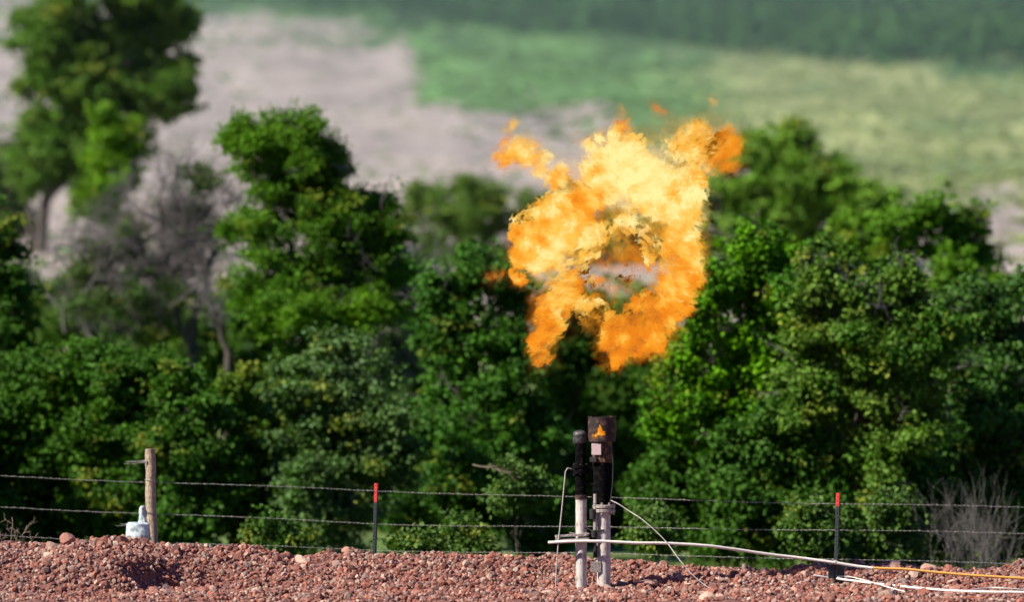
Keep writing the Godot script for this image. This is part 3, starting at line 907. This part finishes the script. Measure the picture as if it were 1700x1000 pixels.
func build_fence() -> void:
	# three strands of barbed wire
	var lines := [["topmost barbed wire strand of the fence", [[-300, 778], [0, 790], [250, 801], [622, 815], [950, 826], [1390, 836.5], [1700, 843], [2000, 848]]],
		["middle barbed wire strand of the fence", [[-300, 832], [0, 842], [250, 853], [622, 870], [950, 876], [1390, 880], [1700, 887], [2000, 893]]],
		["lowest barbed wire strand, just above the gravel crest", [[-300, 880], [0, 889], [250, 901], [622, 914], [950, 919.5], [1390, 928.5], [1700, 938], [2000, 946]]]]
	for l in lines:
		var w := thing("barbed_wire", l[0], "wire", at(0, l[1][1][1], fence_depth(0)), "strands of the barbed wire fence")
		var spine := []
		for k in 461:
			var px := -300.0 + 5.0 * k
			spine.append(at(px, ramp(px, l[1]) + 1.2 * sin(px * 0.011) + 0.9 * fine.get_noise_1d(px * 2.0 + l[1][0][1]), fence_depth(px)) - w.position)
		for ph in [0.0, PI]:
			var st := Shape.new()
			var pts := []
			for k in spine.size() * 2 - 1:
				var p: Vector3 = spine[k / 2].lerp(spine[mini(k / 2 + 1, spine.size() - 1)], 0.5 * (k % 2))
				pts.append(p + Vector3(0, cos(k * 1.05 + ph), sin(k * 1.05 + ph)) * 0.0038)
			st.tube(pts, [0.0024], 5)
			obj("strand", st.mesh(), M.wire, w)
		var barbs := Shape.new()
		for k in range(2, spine.size() - 1, 3):
			var p: Vector3 = spine[k]
			var a := rng.randf() * TAU
			for q in 2:
				var dir := Vector3(rng.randf_range(-0.3, 0.3), cos(a + q * 1.6), sin(a + q * 1.6)).normalized()
				barbs.tube([p - dir * 0.022, p, p + dir * 0.022], [0.001, 0.0028, 0.001], 4, false)
			barbs.tube([p - Vector3(0.01, 0, 0), p + Vector3(0.01, 0, 0)], [0.009], 6)
		obj("barbs", barbs.mesh(), M.wire, w).set_meta("kind", "stuff")

	# wooden post
	var wp := thing("wooden_post", "weathered round wooden fence post at the left", "fence post", at(254, 925, 62.7))
	var s := Shape.new()
	var pts := []
	var rad := []
	for k in 25:
		var f := k / 24.0
		pts.append(at(lerpf(255, 249, f) + 0.8 * sin(f * 9.0), lerpf(930, 745.5, f), 62.7) - wp.position)
		rad.append((0.080 - 0.006 * f) * (1.0 + 0.03 * sin(f * 23.0)) * (0.93 if k == 24 else 1.0))
	s.tube(pts, rad, 20, true, 0.10, fine)
	obj("post", s.mesh(), M.wood, wp)
	for py in [800, 853, 900]:
		s = Shape.new()
		var ring := []
		for k in 9:
			var a := PI * k / 8.0
			ring.append(at(251, py, 62.7) - wp.position + Vector3(cos(a) * 0.088, 0.004 * k, sin(a) * 0.088))
		s.tube(ring, [0.005], 5)
		obj("staple_wire", s.mesh(), M.wire, wp)
	for q in [[240, 765, 212, 769, 0.010], [231, 872, 200, 870, 0.008]]:
		s = Shape.new()
		for k in 5:
			var e := at(q[2] + rng.randf_range(-8, 8), q[3] + rng.randf_range(-3, 4), 62.6) - wp.position
			s.tube(wander(at(q[0] + 4, q[1] + rng.randf_range(-2, 3), 62.62) - wp.position, e, 6, 0.03), [q[4], q[4] * 0.6, q[4] * 0.3], 5)
		obj("wire_tail", s.mesh(), M.cord_grey, wp)

	# steel T posts with red tops
	t_post("steel fence post with a red painted top between the wooden post and the flare", 622, [624.5, 803], [620, 930], 62.5, 31)
	var tp := t_post("steel fence post with a red painted top standing in black foot plates at the right", 1390, [1390.5, 819], [1385, 985], 60.55, 22)
	for q in [[1379, 950, 10, 20, 0.05], [1395.5, 958, 12, 46, 0.0], [1386, 962, 4, 44, 0.03]]:
		s = Shape.new()
		s.box(Transform3D(Basis.from_euler(Vector3(0, 0.25, -0.02)), at(q[0], q[1], 60.48) - tp.position + Vector3(0, 0, q[4])), Vector3(q[2] / 118.0, q[3] / 118.0, 0.022), 0.004)
		obj("foot_plate", s.mesh(), M.post_metal, tp)
	s = Shape.new()
	s.box(Transform3D(Basis(), at(1385, 939, 60.45) - tp.position), Vector3(0.13, 0.05, 0.07), 0.01)
	obj("clamp", s.mesh(), M.post_metal, tp)
	s = Shape.new()
	s.lathe(Vector3.ZERO, [[0.0, 0.0], [0.022, 0.0], [0.034, 0.008], [0.034, 0.03], [0.018, 0.036], [0.018, 0.06], [0.0, 0.06]], 16)
	var ins := obj("insulator", s.mesh(), M.plate, tp)
	ins.transform = Transform3D(Basis.from_euler(Vector3(PI / 2, 0, 0)), at(1386.5, 934, 60.42) - tp.position)

func t_post(label: String, _px: float, top: Array, foot: Array, d: float, red: float) -> Node3D:
	var t := thing("steel_post", label, "fence post", at(foot[0], foot[1], d), "red topped steel fence posts")
	var a := at(foot[0], foot[1] + 25.0, d) - t.position
	var b := at(top[0], top[1], d) - t.position
	var split := b.lerp(a, red / (foot[1] + 25.0 - top[1]))
	for part in [[a, split, "post", M.post_metal], [split, b, "painted_top", M.post_red]]:
		var s := Shape.new()
		var up: Vector3 = (part[1] - part[0]).normalized()
		var sd := Vector3(1, 0, 0.75).normalized()
		sd = (sd - up * sd.dot(up)).normalized()
		var bs := Basis(sd, up, sd.cross(up))
		var long: float = part[0].distance_to(part[1])
		s.box(Transform3D(bs, (part[0] + part[1]) / 2.0), Vector3(0.058, long, 0.012), 0.003)
		s.box(Transform3D(bs, (part[0] + part[1]) / 2.0 - bs.z * 0.031), Vector3(0.012, long, 0.049), 0.003)
		var k := 0.03
		while k < long - 0.02:
			s.box(Transform3D(bs, part[0] + up * k + bs.z * 0.009), Vector3(0.016, 0.02, 0.012), 0.003)
			k += 0.055
		obj(part[2], s.mesh(), part[3], t)
	return t

# ---- flare stack
func cyl(called: String, x: float, y0: float, y1: float, r: float, mat: Material, parent: Node3D, z := 0.0, e := 0.006) -> MeshInstance3D:
	var s := Shape.new()
	s.lathe(Vector3(x, 0, z), [[0.0, y0], [r - e, y0], [r, y0 + e], [r, y1 - e], [r - e, y1], [0.0, y1]], 28)
	return obj(called, s.mesh(), mat, parent)

func build_flare() -> void:
	var o := at(1002, 982, 60.0)
	var t := thing("flare_stack", "scorched white and black twin pipe gas flare stack burning beside the fence", "gas flare", o)
	# helpers: photo pixels to metres from the foot of the main pipe
	var X := func(px): return (px - 1002.0) / 118.0
	var Y := func(py): return (982.0 - py) / 118.0
	# main pipe
	cyl("main_pipe", X.call(1002), -0.25, Y.call(851), 0.096, M.white_pipe, t)
	for q in [[851, 845.5], [844, 838]]:
		var fl := cyl("flange", X.call(1002), Y.call(q[0]), Y.call(q[1]), 0.165, M.steel, t, 0.0, 0.008)
		fl.set_meta("label", "pale bolted flange")
	for k in 8:
		var a := TAU * k / 8.0 + 0.2
		cyl("bolt", X.call(1002) + cos(a) * 0.14, Y.call(855), Y.call(834.5), 0.016, M.steel, t, sin(a) * 0.14, 0.003)
	cyl("burner_barrel", X.call(999), Y.call(838), Y.call(768), 0.138, M.black_pipe, t)
	cyl("scorched_collar", X.call(999.5), Y.call(768), Y.call(732), 0.142, M.rust_bright, t)
	# wind shroud: a rusty sheet drum with a burnt-through gap that shows the pilot flame
	var s := Shape.new()
	var seg := 56
	var rows := 16
	var cx: float = X.call(999.0)
	var y0: float = Y.call(733)
	var y1: float = Y.call(692)
	var holes := func(a: float, h: float) -> bool:
		var u := (a - 1.72) / 0.42
		var top := 0.78 - 0.5 * absf(u) + 0.1 * sin(a * 37.0)
		return absf(u) < 1.0 and h > 0.22 + 0.06 * sin(a * 51.0) and h < top
	for side in 2:
		var first := s.v.size()
		for j in rows + 1:
			for i in seg + 1:
				var a := TAU * i / seg
				var h := float(j) / rows
				var r := 0.197 - 0.010 * side + 0.003 * sin(a * 3.0 + h * 2.0) + (0.003 if j == rows else 0.0)
				var dir := Vector3(cos(a), 0, sin(a))
				var lip := 0.006 * sin(a * 5.0) + 0.004 * sin(a * 13.0) if j == rows else 0.0
				s.vert(Vector3(cx, 0, 0) + dir * r + Vector3.UP * (lerpf(y0, y1, h) + lip), dir * (1.0 if side == 0 else -1.0), Vector2(a * 0.2, h * 0.35))
		for j in rows:
			for i in seg:
				if holes.call(TAU * (i + 0.5) / seg, (j + 0.5) / rows):
					continue
				var q := first + j * (seg + 1) + i
				s.tri(q, q + seg + 1, q + 1)
				s.tri(q + 1, q + seg + 1, q + seg + 2)
	var rim := s.v.size()
	for i in seg + 1:
		for side in 2:
			var e := s.v[side * (seg + 1) * (rows + 1) + rows * (seg + 1) + i]
			s.vert(e, Vector3.UP)
	for i in seg:
		s.tri(rim + i * 2, rim + i * 2 + 1, rim + i * 2 + 2)
		s.tri(rim + i * 2 + 2, rim + i * 2 + 1, rim + i * 2 + 3)
	obj("wind_shroud", s.mesh(), M.rust, t)
	s = Shape.new()
	s.lathe(Vector3(cx, 0, 0), [[0.0, y0], [0.19, y0], [0.192, y0 + 0.012], [0.0, y0 + 0.012]], 28)
	obj("shroud_floor", s.mesh(), M.black_pipe, t)
	# data plate on the collar
	s = Shape.new()
	s.box(Transform3D(Basis.from_euler(Vector3(0, -0.35, 0)), Vector3(X.call(989.5), Y.call(745.5), 0.146)), Vector3(0.142, 0.16, 0.008), 0.002)
	obj("data_plate", s.mesh(), M.plate, t)
	s = Shape.new()
	s.box(Transform3D(Basis.from_euler(Vector3(0, -0.3, 0)), Vector3(X.call(985), Y.call(763), 0.13)), Vector3(0.10, 0.07, 0.05), 0.006)
	obj("igniter_box", s.mesh(), M.dark_steel, t)

	# vent pipe on the left
	var lx: float = X.call(964.5)
	cyl("vent_pipe", lx, -0.25, Y.call(824), 0.080, M.white_pipe, t, 0.02)
	cyl("upper_vent_pipe", lx - 0.005, Y.call(824), Y.call(730), 0.078, M.black_pipe, t, 0.02)
	for q in [[787, 780], [778.5, 772]]:
		cyl("vent_flange", lx - 0.01, Y.call(q[0]), Y.call(q[1]), 0.115, M.black_pipe, t, 0.02)
	for k in 6:
		var a := TAU * k / 6.0 + 0.5
		cyl("bolt", lx - 0.01 + cos(a) * 0.098, Y.call(789), Y.call(769.5), 0.012, M.dark_steel, t, 0.02 + sin(a) * 0.098, 0.003)
	s = Shape.new()
	var prof := []
	for k in 9:
		var a := PI * 0.5 * k / 8.0
		prof.append([0.098 * cos(a), 0.12 + 0.075 * sin(a)])
	s.lathe(Vector3(lx - 0.02, Y.call(737), 0.02), [[0.078, 0.0], [0.094, 0.02], [0.098, 0.05]] + prof, 24)
	obj("vent_cap", s.mesh(), M.cap, t)
	cyl("vent_coupling", lx, Y.call(829), Y.call(822), 0.092, M.rust, t, 0.02)

	# the slim pilot gas line between the pipes
	var slim := [[988, 884, 0.030, 820], [988, 908, 0.022, 884]]
	for q in slim:
		cyl("pilot_line", X.call(q[0]), Y.call(q[1]), Y.call(q[3]), q[2], M.rust if q[3] > 850 else M.steel, t, 0.09)
	for q in [[984, 862, 845, 0.05], [986, 893, 880, 0.045], [988, 925, 906, 0.03]]:
		cyl("valve_body", X.call(q[0]), Y.call(q[1]), Y.call(q[2]), q[3], M.dark_steel, t, 0.09)
	s = Shape.new()
	s.tube([Vector3(lx + 0.06, Y.call(876), 0.08), Vector3(X.call(984), Y.call(882), 0.10), Vector3(X.call(1002), Y.call(880), 0.10)], [0.014], 8)
	obj("pilot_elbow", s.mesh(), M.dark_steel, t)
	# cross plates, clamps
	s = Shape.new()
	s.box(Transform3D(Basis(), Vector3(X.call(989), Y.call(941), 0.10)), Vector3(0.145, 0.15, 0.014), 0.003)
	obj("cross_plate", s.mesh(), M.steel, t)
	s = Shape.new()
	s.box(Transform3D(Basis(), Vector3(X.call(984), Y.call(779), 0.03)), Vector3(0.2, 0.045, 0.05), 0.004)
	obj("upper_brace", s.mesh(), M.black_pipe, t)
	s = Shape.new()
	s.box(Transform3D(Basis(), Vector3(X.call(985), Y.call(803), 0.05)), Vector3(0.10, 0.03, 0.03), 0.004)
	obj("upper_brace", s.mesh(), M.dark_steel, t)
	for q in [[887.0, 921.0, 976.0, 0.13], [894.5, 922.0, 978.0, 0.135]]:
		s = Shape.new()
		var l: Vector3 = Vector3(X.call(q[1]), Y.call(q[0] + 3.0), q[3])
		var r: Vector3 = Vector3(X.call(q[2]), Y.call(q[0]), q[3])
		var ax := (r - l).normalized()
		s.box(Transform3D(Basis(ax, Vector3.BACK.cross(ax), Vector3.BACK), (l + r) / 2.0), Vector3(l.distance_to(r), 0.034, 0.05), 0.004)
		obj("clamp_bar", s.mesh(), M.steel, t)
	s = Shape.new()
	s.box(Transform3D(Basis(), Vector3(X.call(925.5), Y.call(895), 0.13)), Vector3(0.06, 0.10, 0.06), 0.006)
	obj("clamp_end", s.mesh(), M.steel, t)
	s = Shape.new()
	for k in 2:
		s.tube([Vector3(X.call(945 + 22 * k), Y.call(884), 0.13), Vector3(X.call(958 + 20 * k), Y.call(887 - k), 0.12)], [0.012], 6)
	obj("clamp_rod", s.mesh(), M.steel, t)
	# thermocouple lead: from the vent flange down to the ground on the left
	s = Shape.new()
	var lead := []
	for q in [[948, 779, 0.06], [942, 777, 0.08], [938.5, 783, 0.09], [936, 810, 0.11], [932, 850, 0.13], [927, 895, 0.16], [923.5, 940, 0.18], [922, 984, 0.20]]:
		lead.append(Vector3(X.call(q[0]), Y.call(q[1]), q[2]))
	s.tube(lead, [0.009], 8)
	obj("lead_rod", s.mesh(), M.cord_grey, t)
	s = Shape.new()
	s.tube([Vector3(X.call(1016), Y.call(738), 0.09), Vector3(X.call(1017.5), Y.call(775), 0.10), Vector3(X.call(1016.5), Y.call(805), 0.10), Vector3(X.call(1012), Y.call(838), 0.12)], [0.009], 6)
	obj("igniter_cable", s.mesh(), M.dark_steel, t)

	# small pilot flame inside the shroud
	var pf := flame_cloud([[Vector3(-0.04, 0.03, 0), 0.05, 0.35], [Vector3(0.0, 0.05, 0), 0.05, 0.45], [Vector3(0.005, 0.10, 0), 0.035, 0.3], [Vector3(0.01, 0.15, 0), 0.025, 0.2], [Vector3(0.045, 0.05, 0), 0.04, 0.3]], 1500, 0.3, 1.0, 6.0)
	var small := obj("pilot_flame", pf, M.flame)
	small.position = o + Vector3(X.call(992.5), Y.call(728), 0.12)
	tag(small, "small orange pilot flame glowing in the gap of the rusty wind shroud", "flame")

# ---- flame
# a body of burning gas: small translucent tongues scattered through a turbulent density field made of balls [centre, radius, heat]
func flame_cloud(balls: Array, count: int, scale: float, deep: float, freq: float) -> ArrayMesh:
	var s := Shape.new()
	var total := 0.0
	for b in balls:
		total += b[1] * b[1]
	for b in balls:
		var r: float = b[1]
		var heat: float = b[2]
		var veil: float = b[3] if b.size() > 3 else 1.0
		for k in int(count * r * r / total):
			var dir := Vector3(rng.randfn(), rng.randfn(), rng.randfn()).normalized()
			var p: Vector3 = b[0] + Vector3(dir.x, dir.y, dir.z * deep) * r * pow(rng.randf(), 0.42) * 1.55
			var warp := Vector3(fine.get_noise_3dv(p * 28.0 * freq), fine.get_noise_3dv(p * 28.0 * freq + Vector3(70, 0, 0)), fine.get_noise_3dv(p * 28.0 * freq + Vector3(0, 90, 0)))
			var q := p + warp * 0.42 * scale
			var near := -1.0
			for c in balls:
				near = maxf(near, 1.0 - q.distance_to(c[0]) / c[1])
			var dens := near + 0.5 * fine.get_noise_3dv(p * Vector3(70, 55, 70) * freq + Vector3(0, 0, 40)) + 0.38 * fine.get_noise_3dv(p * Vector3(240, 170, 240) * freq) + 0.02
			var haze := dens < -0.05
			if dens < -0.4 or haze and rng.randf() < 0.55:
				continue
			var h := clampf(heat + 0.5 * fine.get_noise_3dv(p * 45.0 * freq) + 0.65 * fine.get_noise_3dv(p * 170.0 * freq + Vector3(9, 0, 0)) + 0.3 * (dens - 0.4) - 0.16, -0.4, 1.0)
			var col := Color(0.16, 0.07, 0.022).lerp(Color(0.62, 0.17, 0.010), smoothstep(-0.4, 0.0, h)).lerp(Color(0.70, 0.25, 0.016), smoothstep(0.0, 0.3, h)).lerp(Color(0.72, 0.41, 0.06), smoothstep(0.25, 0.55, h)).lerp(Color(0.80, 0.64, 0.26), smoothstep(0.55, 0.9, h))
			var alpha := (0.01 + 0.66 * pow(smoothstep(-0.16, 0.65, dens), 1.25)) * veil
			if haze:
				alpha = 0.045 * smoothstep(-0.4, -0.05, dens) * veil + 0.008
			var flow := (Vector3(fine.get_noise_3dv(p * 30.0 * freq + Vector3(0, 33, 0)) * 1.6, 0.32, fine.get_noise_3dv(p * 30.0 * freq + Vector3(0, 0, 55))) + Vector3(rng.randfn(), rng.randfn(), rng.randfn()) * 0.3).normalized()
			var sd := flow.cross(Vector3(rng.randfn(), rng.randfn(), rng.randfn())).normalized()
			var sz := scale * rng.randf_range(0.05, 0.10) * (1.7 if haze else 0.7 + 0.5 * smoothstep(0.0, 0.4, dens))
			var out := sd.cross(flow)
			s.tint = Color(col.r, col.g, col.b, alpha)
			var i := s.vert(p - flow * sz * 0.8 + out * sz * 0.1, out)
			s.vert(p - sd * sz * 0.4 - out * sz * 0.05, out)
			s.vert(p + sd * sz * 0.4 - out * sz * 0.05, out)
			s.vert(p + flow * sz * 0.8 + out * sz * 0.1, out)
			s.tri(i, i + 1, i + 2)
			s.tri(i + 1, i + 3, i + 2)
	return s.mesh()

func build_flame() -> void:
	var o := at(1000, 600, 60.0)
	var balls := []
	# [x, y, radius, heat] as the photo shows the billows
	for q in [[1018, 595, 20, 0.35], [1035, 570, 30, 0.45], [1010, 545, 24, 0.6], [985, 525, 22, 0.5], [1060, 560, 38, 0.42], [1085, 530, 38, 0.42], [1105, 490, 40, 0.5], [1125, 450, 40, 0.6], [1125, 405, 46, 0.78],
			[1132, 350, 38, 0.9], [1110, 320, 55, 1.0], [1065, 300, 62, 1.0], [1085, 345, 48, 1.0], [1030, 270, 52, 0.9], [1030, 320, 42, 0.9], [1130, 285, 36, 0.8], [1000, 300, 40, 0.8], [985, 345, 38, 0.72],
			[955, 350, 42, 0.66], [925, 375, 44, 0.66], [895, 395, 44, 0.6], [885, 435, 36, 0.56], [920, 425, 45, 0.6], [960, 390, 38, 0.58], [985, 405, 22, 0.5], [865, 480, 20, 0.28], [885, 500, 16, 0.3], [1000, 565, 24, 0.45], [1045, 585, 26, 0.4], [1078, 578, 28, 0.35], [1115, 525, 30, 0.45], [1068, 535, 28, 0.55], [1140, 470, 22, 0.4]]:
		balls.append([at(q[0], q[1], 60.0 + rng.randf_range(-0.25, 0.25)) - o, q[2] * 0.86 / 118.0, q[3], 1.0])
	for q in [[900, 520, 24, 0.42, 0.8], [905, 548, 22, 0.35, 0.8], [897, 576, 20, 0.45, 0.8], [930, 490, 26, 0.35, 0.6], [965, 480, 24, 0.3, 0.5], [1000, 478, 14, 0.25, 0.2], [1040, 470, 14, 0.25, 0.15],
			[1005, 385, 26, 0.4, 0.12], [1045, 385, 26, 0.5, 0.12], [1075, 410, 22, 0.4, 0.2], [1000, 440, 26, 0.2, 0.06], [1040, 440, 26, 0.25, 0.08], [960, 450, 26, -0.2, 0.06], [1055, 430, 30, 0.0, 0.10], [940, 530, 40, -0.3, 0.05], [1030, 510, 36, 0.0, 0.12], [820, 470, 22, -0.1, 0.2], [905, 610, 22, -0.2, 0.12],
			[950, 300, 26, 0.75, 0.6], [920, 282, 24, 0.62, 0.45], [885, 262, 30, 0.55, 0.35], [852, 255, 24, 0.5, 0.25], [835, 280, 22, 0.4, 0.2], [852, 215, 14, 0.4, 0.2], [1025, 215, 22, 0.6, 0.4], [1020, 188, 13, 0.4, 0.35],
			[1115, 225, 36, 0.66, 0.4], [1160, 215, 40, 0.55, 0.22], [1195, 225, 34, 0.5, 0.2], [1205, 258, 26, 0.45, 0.22], [1180, 245, 34, 0.52, 0.2], [1140, 250, 30, 0.66, 0.4], [1180, 152, 12, 0.3, 0.2], [1095, 182, 14, 0.35, 0.2], [980, 240, 24, 0.6, 0.2]]:
		balls.append([at(q[0], q[1], 60.0 + rng.randf_range(-0.25, 0.25)) - o, q[2] / 118.0, q[3], q[4]])
	var fc := flame_cloud(balls, 95000, 1.0, 1.1, 1.0)
	var f := obj("flame", fc, M.flame)
	f.position = o
	tag(f, "large billowing orange and yellow gas flame above the flare stack", "flame")
	var glow := OmniLight3D.new()
	glow.name = "flame_light"
	glow.position = at(1040, 400, 59.0)
	glow.light_color = Color(1.0, 0.62, 0.25)
	glow.light_energy = 1.2
	glow.light_size = 0.6
	glow.omni_range = 60.0
	glow.omni_attenuation = 2.0
	glow.shadow_enabled = true
	add_child(glow)

# ---- cables, jug, weeds
func cable(called: String, label: String, pts: Array, r: float, mat: Material) -> Node:
	var c := Curve3D.new()
	for i in pts.size():
		var p := at(pts[i][0], pts[i][1], pts[i][2])
		var a := at(pts[maxi(i - 1, 0)][0], pts[maxi(i - 1, 0)][1], pts[maxi(i - 1, 0)][2])
		var b := at(pts[mini(i + 1, pts.size() - 1)][0], pts[mini(i + 1, pts.size() - 1)][1], pts[mini(i + 1, pts.size() - 1)][2])
		var tg := (b - a) * 0.16
		c.add_point(p, -tg, tg)
	c.bake_interval = 0.06
	var s := Shape.new()
	var list := []
	for p in c.get_baked_points():
		var w: Vector3 = p + Vector3(0, 0.006 * fine.get_noise_3dv(p * 60.0), 0)
		list.append(w)
	s.tube(list, [r], 8)
	var o := obj(called, s.mesh(), mat)
	return tag(o, label, "cable")

func on_gravel(pts: Array, r: float) -> Array:
	var out := []
	for p in pts:
		out.append([p[0], p[1], minf(60.45, resting(p[0], p[1], r))])
	return out

func build_details() -> void:
	cable("white_cable", "thick white cable stretched from the flare clamp to the right steel post", [[910, 901, 59.85], [945, 899.5, 59.8], [1000, 899, 59.78], [1060, 902, 59.8], [1120, 903, 59.9], [1180, 907, 60.0], [1250, 917, 60.2], [1320, 926, 60.35], [1385, 934.5, 60.38], [1420, 940, 60.4], [1448, 943.5, 60.4]], 0.021, M.cable_white)
	cable("yellow_cable", "yellow orange cable running on from the white one to the right edge", [[1446, 943.3, 60.4], [1500, 945.5, 60.4], [1560, 951, 60.4], [1620, 956, 60.4], [1700, 961, 60.4], [1800, 968, 60.4]], 0.019, M.cable_yellow)
	cable("white_cable", "lower white cable lying over the gravel from the post's foot to the right edge", on_gravel([[1350, 956], [1390, 961], [1450, 969], [1520, 976], [1600, 982], [1700, 984], [1800, 985]], 0.11), 0.017, M.cable_white)
	cable("thin_white_cable", "thin looping white cable crossing above the lower white cable near the post", on_gravel([[1384, 958], [1405, 957], [1440, 965], [1470, 974], [1502, 983]], 0.11), 0.009, M.cable_white)
	cable("thin_white_cable", "thin looping white cable lying above the lower white cable at the right edge", on_gravel([[1605, 981], [1640, 976.5], [1670, 977], [1720, 981]], 0.115), 0.009, M.cable_white)
	cable("thin_white_cable", "short thin white cable hanging from the lower white cable's left end", on_gravel([[1356, 957], [1348, 969], [1340, 984]], 0.03), 0.006, M.cord_grey)
	cable("guy_cord", "thin pale cord slanting from the flare's flange down to the gravel", [[1014, 831, 59.87], [1028, 838, 59.85], [1043, 848, 59.85], [1066, 863, 59.8], [1088, 882, 59.8], [1108, 903, 59.8], [1128, 930, 59.75], [1150, 955, 59.75], [1172, 973, 59.75]] + on_gravel([[1195, 983], [1225, 987], [1255, 993]], 0.025), 0.0065, M.cable_white)

	# the pale blue jug at the foot of the wooden post
	var j := thing("plastic_jug", "crumpled pale blue plastic jug with a tall neck at the foot of the wooden post", "jug", at(231, 908, 62.2))
	for part in [["body", [[0.0, 0.0], [0.15, 0.0], [0.18, 0.03], [0.185, 0.10], [0.18, 0.20], [0.172, 0.262], [0.14, 0.285], [0.055, 0.292]]], ["neck", [[0.075, 0.28], [0.06, 0.32], [0.055, 0.38], [0.062, 0.43], [0.055, 0.47], [0.05, 0.50], [0.03, 0.525], [0.0, 0.53]]]]:
		var s := Shape.new()
		s.lathe(Vector3(0.06 if part[0] == "neck" else 0.0, 0, 0), part[1], 30)
		for i in s.v.size():
			var p := s.v[i]
			var k := 1.0 + 0.22 * fine.get_noise_3dv(p * 120.0) + 0.10 * fine.get_noise_3dv(p * 320.0)
			s.v[i] = Vector3(p.x * k, p.y, p.z * k)
		for i in s.n.size():
			var p := s.v[i] * 260.0
			s.n[i] = (s.n[i] + 0.9 * Vector3(fine.get_noise_3dv(p), fine.get_noise_3dv(p + Vector3(50, 0, 0)), fine.get_noise_3dv(p + Vector3(0, 50, 0)))).normalized()
		obj(part[0], s.mesh(), M.jug, j)
	j.position.y += 0.07

	# dry weeds
	var t := thing("dry_weed", "sparse dry brown weed on the crest at the left edge", "weed", at(35, 925, 62.2))
	var tw := Shape.new()
	for q in [[20, 918, 20, 860, 0.010], [30, 916, 45, 872, 0.008], [38, 914, 62, 886, 0.008], [12, 918, -5, 880, 0.008], [28, 915, 30, 880, 0.008]]:
		var a := at(q[0], q[1], 62.2) - t.position
		var b := at(q[2], q[3], 62.2) - t.position
		tw.tube(wander(a, b, 8, 0.07), [q[4], q[4] * 0.6], 5)
		for k in 3:
			twigs(tw, a.lerp(b, rng.randf_range(0.4, 0.95)), ((b - a).normalized() + Vector3(rng.randfn(), rng.randfn() * 0.3, rng.randfn()) * 0.8).normalized(), 0.14, 0.005, 1, 0.6)
	obj("stems", tw.mesh(), M.dry_twig, t)
	t = thing("dry_bush", "tall dry grey brown brush behind the fence at the lower right", "bush", at(1610, 960, 70))
	tw = Shape.new()
	for k in 44:
		twigs(tw, at(1615 + rng.randfn() * 28.0, 955, 70.0 + rng.randfn() * 0.3) - t.position, Vector3(rng.randfn() * 0.28 - 0.1, 1.0, rng.randfn() * 0.3).normalized(), rng.randf_range(0.35, 0.95), 0.007, 2, 0.36, 0.4)
	obj("stems", tw.mesh(), M.pale_twig, t)
	t = thing("dead_branch", "short dead grey branch jutting from the shrubs left of the flare", "branch", at(800, 775, 70))
	tw = Shape.new()
	twigs(tw, at(785, 772, 70) - t.position, Vector3(0.95, -0.35, 0.2).normalized(), 0.45, 0.018, 2, 0.4, 0.0)
	obj("twigs", tw.mesh(), M.dry_twig, t)

	# grass behind the berm
	var blade := Shape.new()
	for k in 9:
		var a := rng.randf() * TAU
		var root := Vector3(cos(a), 0, sin(a)) * rng.randf_range(0, 0.05)
		var lean := Vector3(rng.randfn(), 0, rng.randfn()) * 0.09
		var h := rng.randf_range(0.18, 0.36)
		var sd := Vector3(-sin(a), 0, cos(a)) * 0.006
		var n := Vector3(cos(a), 0.5, sin(a)).normalized()
		var i := blade.vert(root - sd, n)
		blade.vert(root + sd, n)
		blade.vert(root + lean * 0.4 + Vector3(0, h * 0.6, 0) - sd * 0.7, n)
		blade.vert(root + lean * 0.4 + Vector3(0, h * 0.6, 0) + sd * 0.7, n)
		blade.vert(root + lean + Vector3(0, h, 0), n)
		blade.tri(i, i + 1, i + 2)
		blade.tri(i + 1, i + 3, i + 2)
		blade.tri(i + 2, i + 3, i + 4)
	var pl := []
	var tn := PackedColorArray()
	for k in 14000:
		var d := rng.randf_range(63.6, 76.0)
		var x := rng.randf_range(-10.5, 10.5)
		if noise.get_noise_2d(x * 20.0, d * 20.0) < -0.15:
			continue
		var y := gravel_height(x, 60.0 - d) if d < 64.4 else -0.9
		pl.append(Transform3D(random_basis(rng.randf_range(0.7, 1.8)), Vector3(x, y, 60.0 - d)))
		var g := rng.randf_range(0.7, 1.3)
		tn.append(Color(0.10 * g, 0.15 * g, 0.035 * g))
	many("grass", blade.mesh(), M.grass, pl, tn, self)
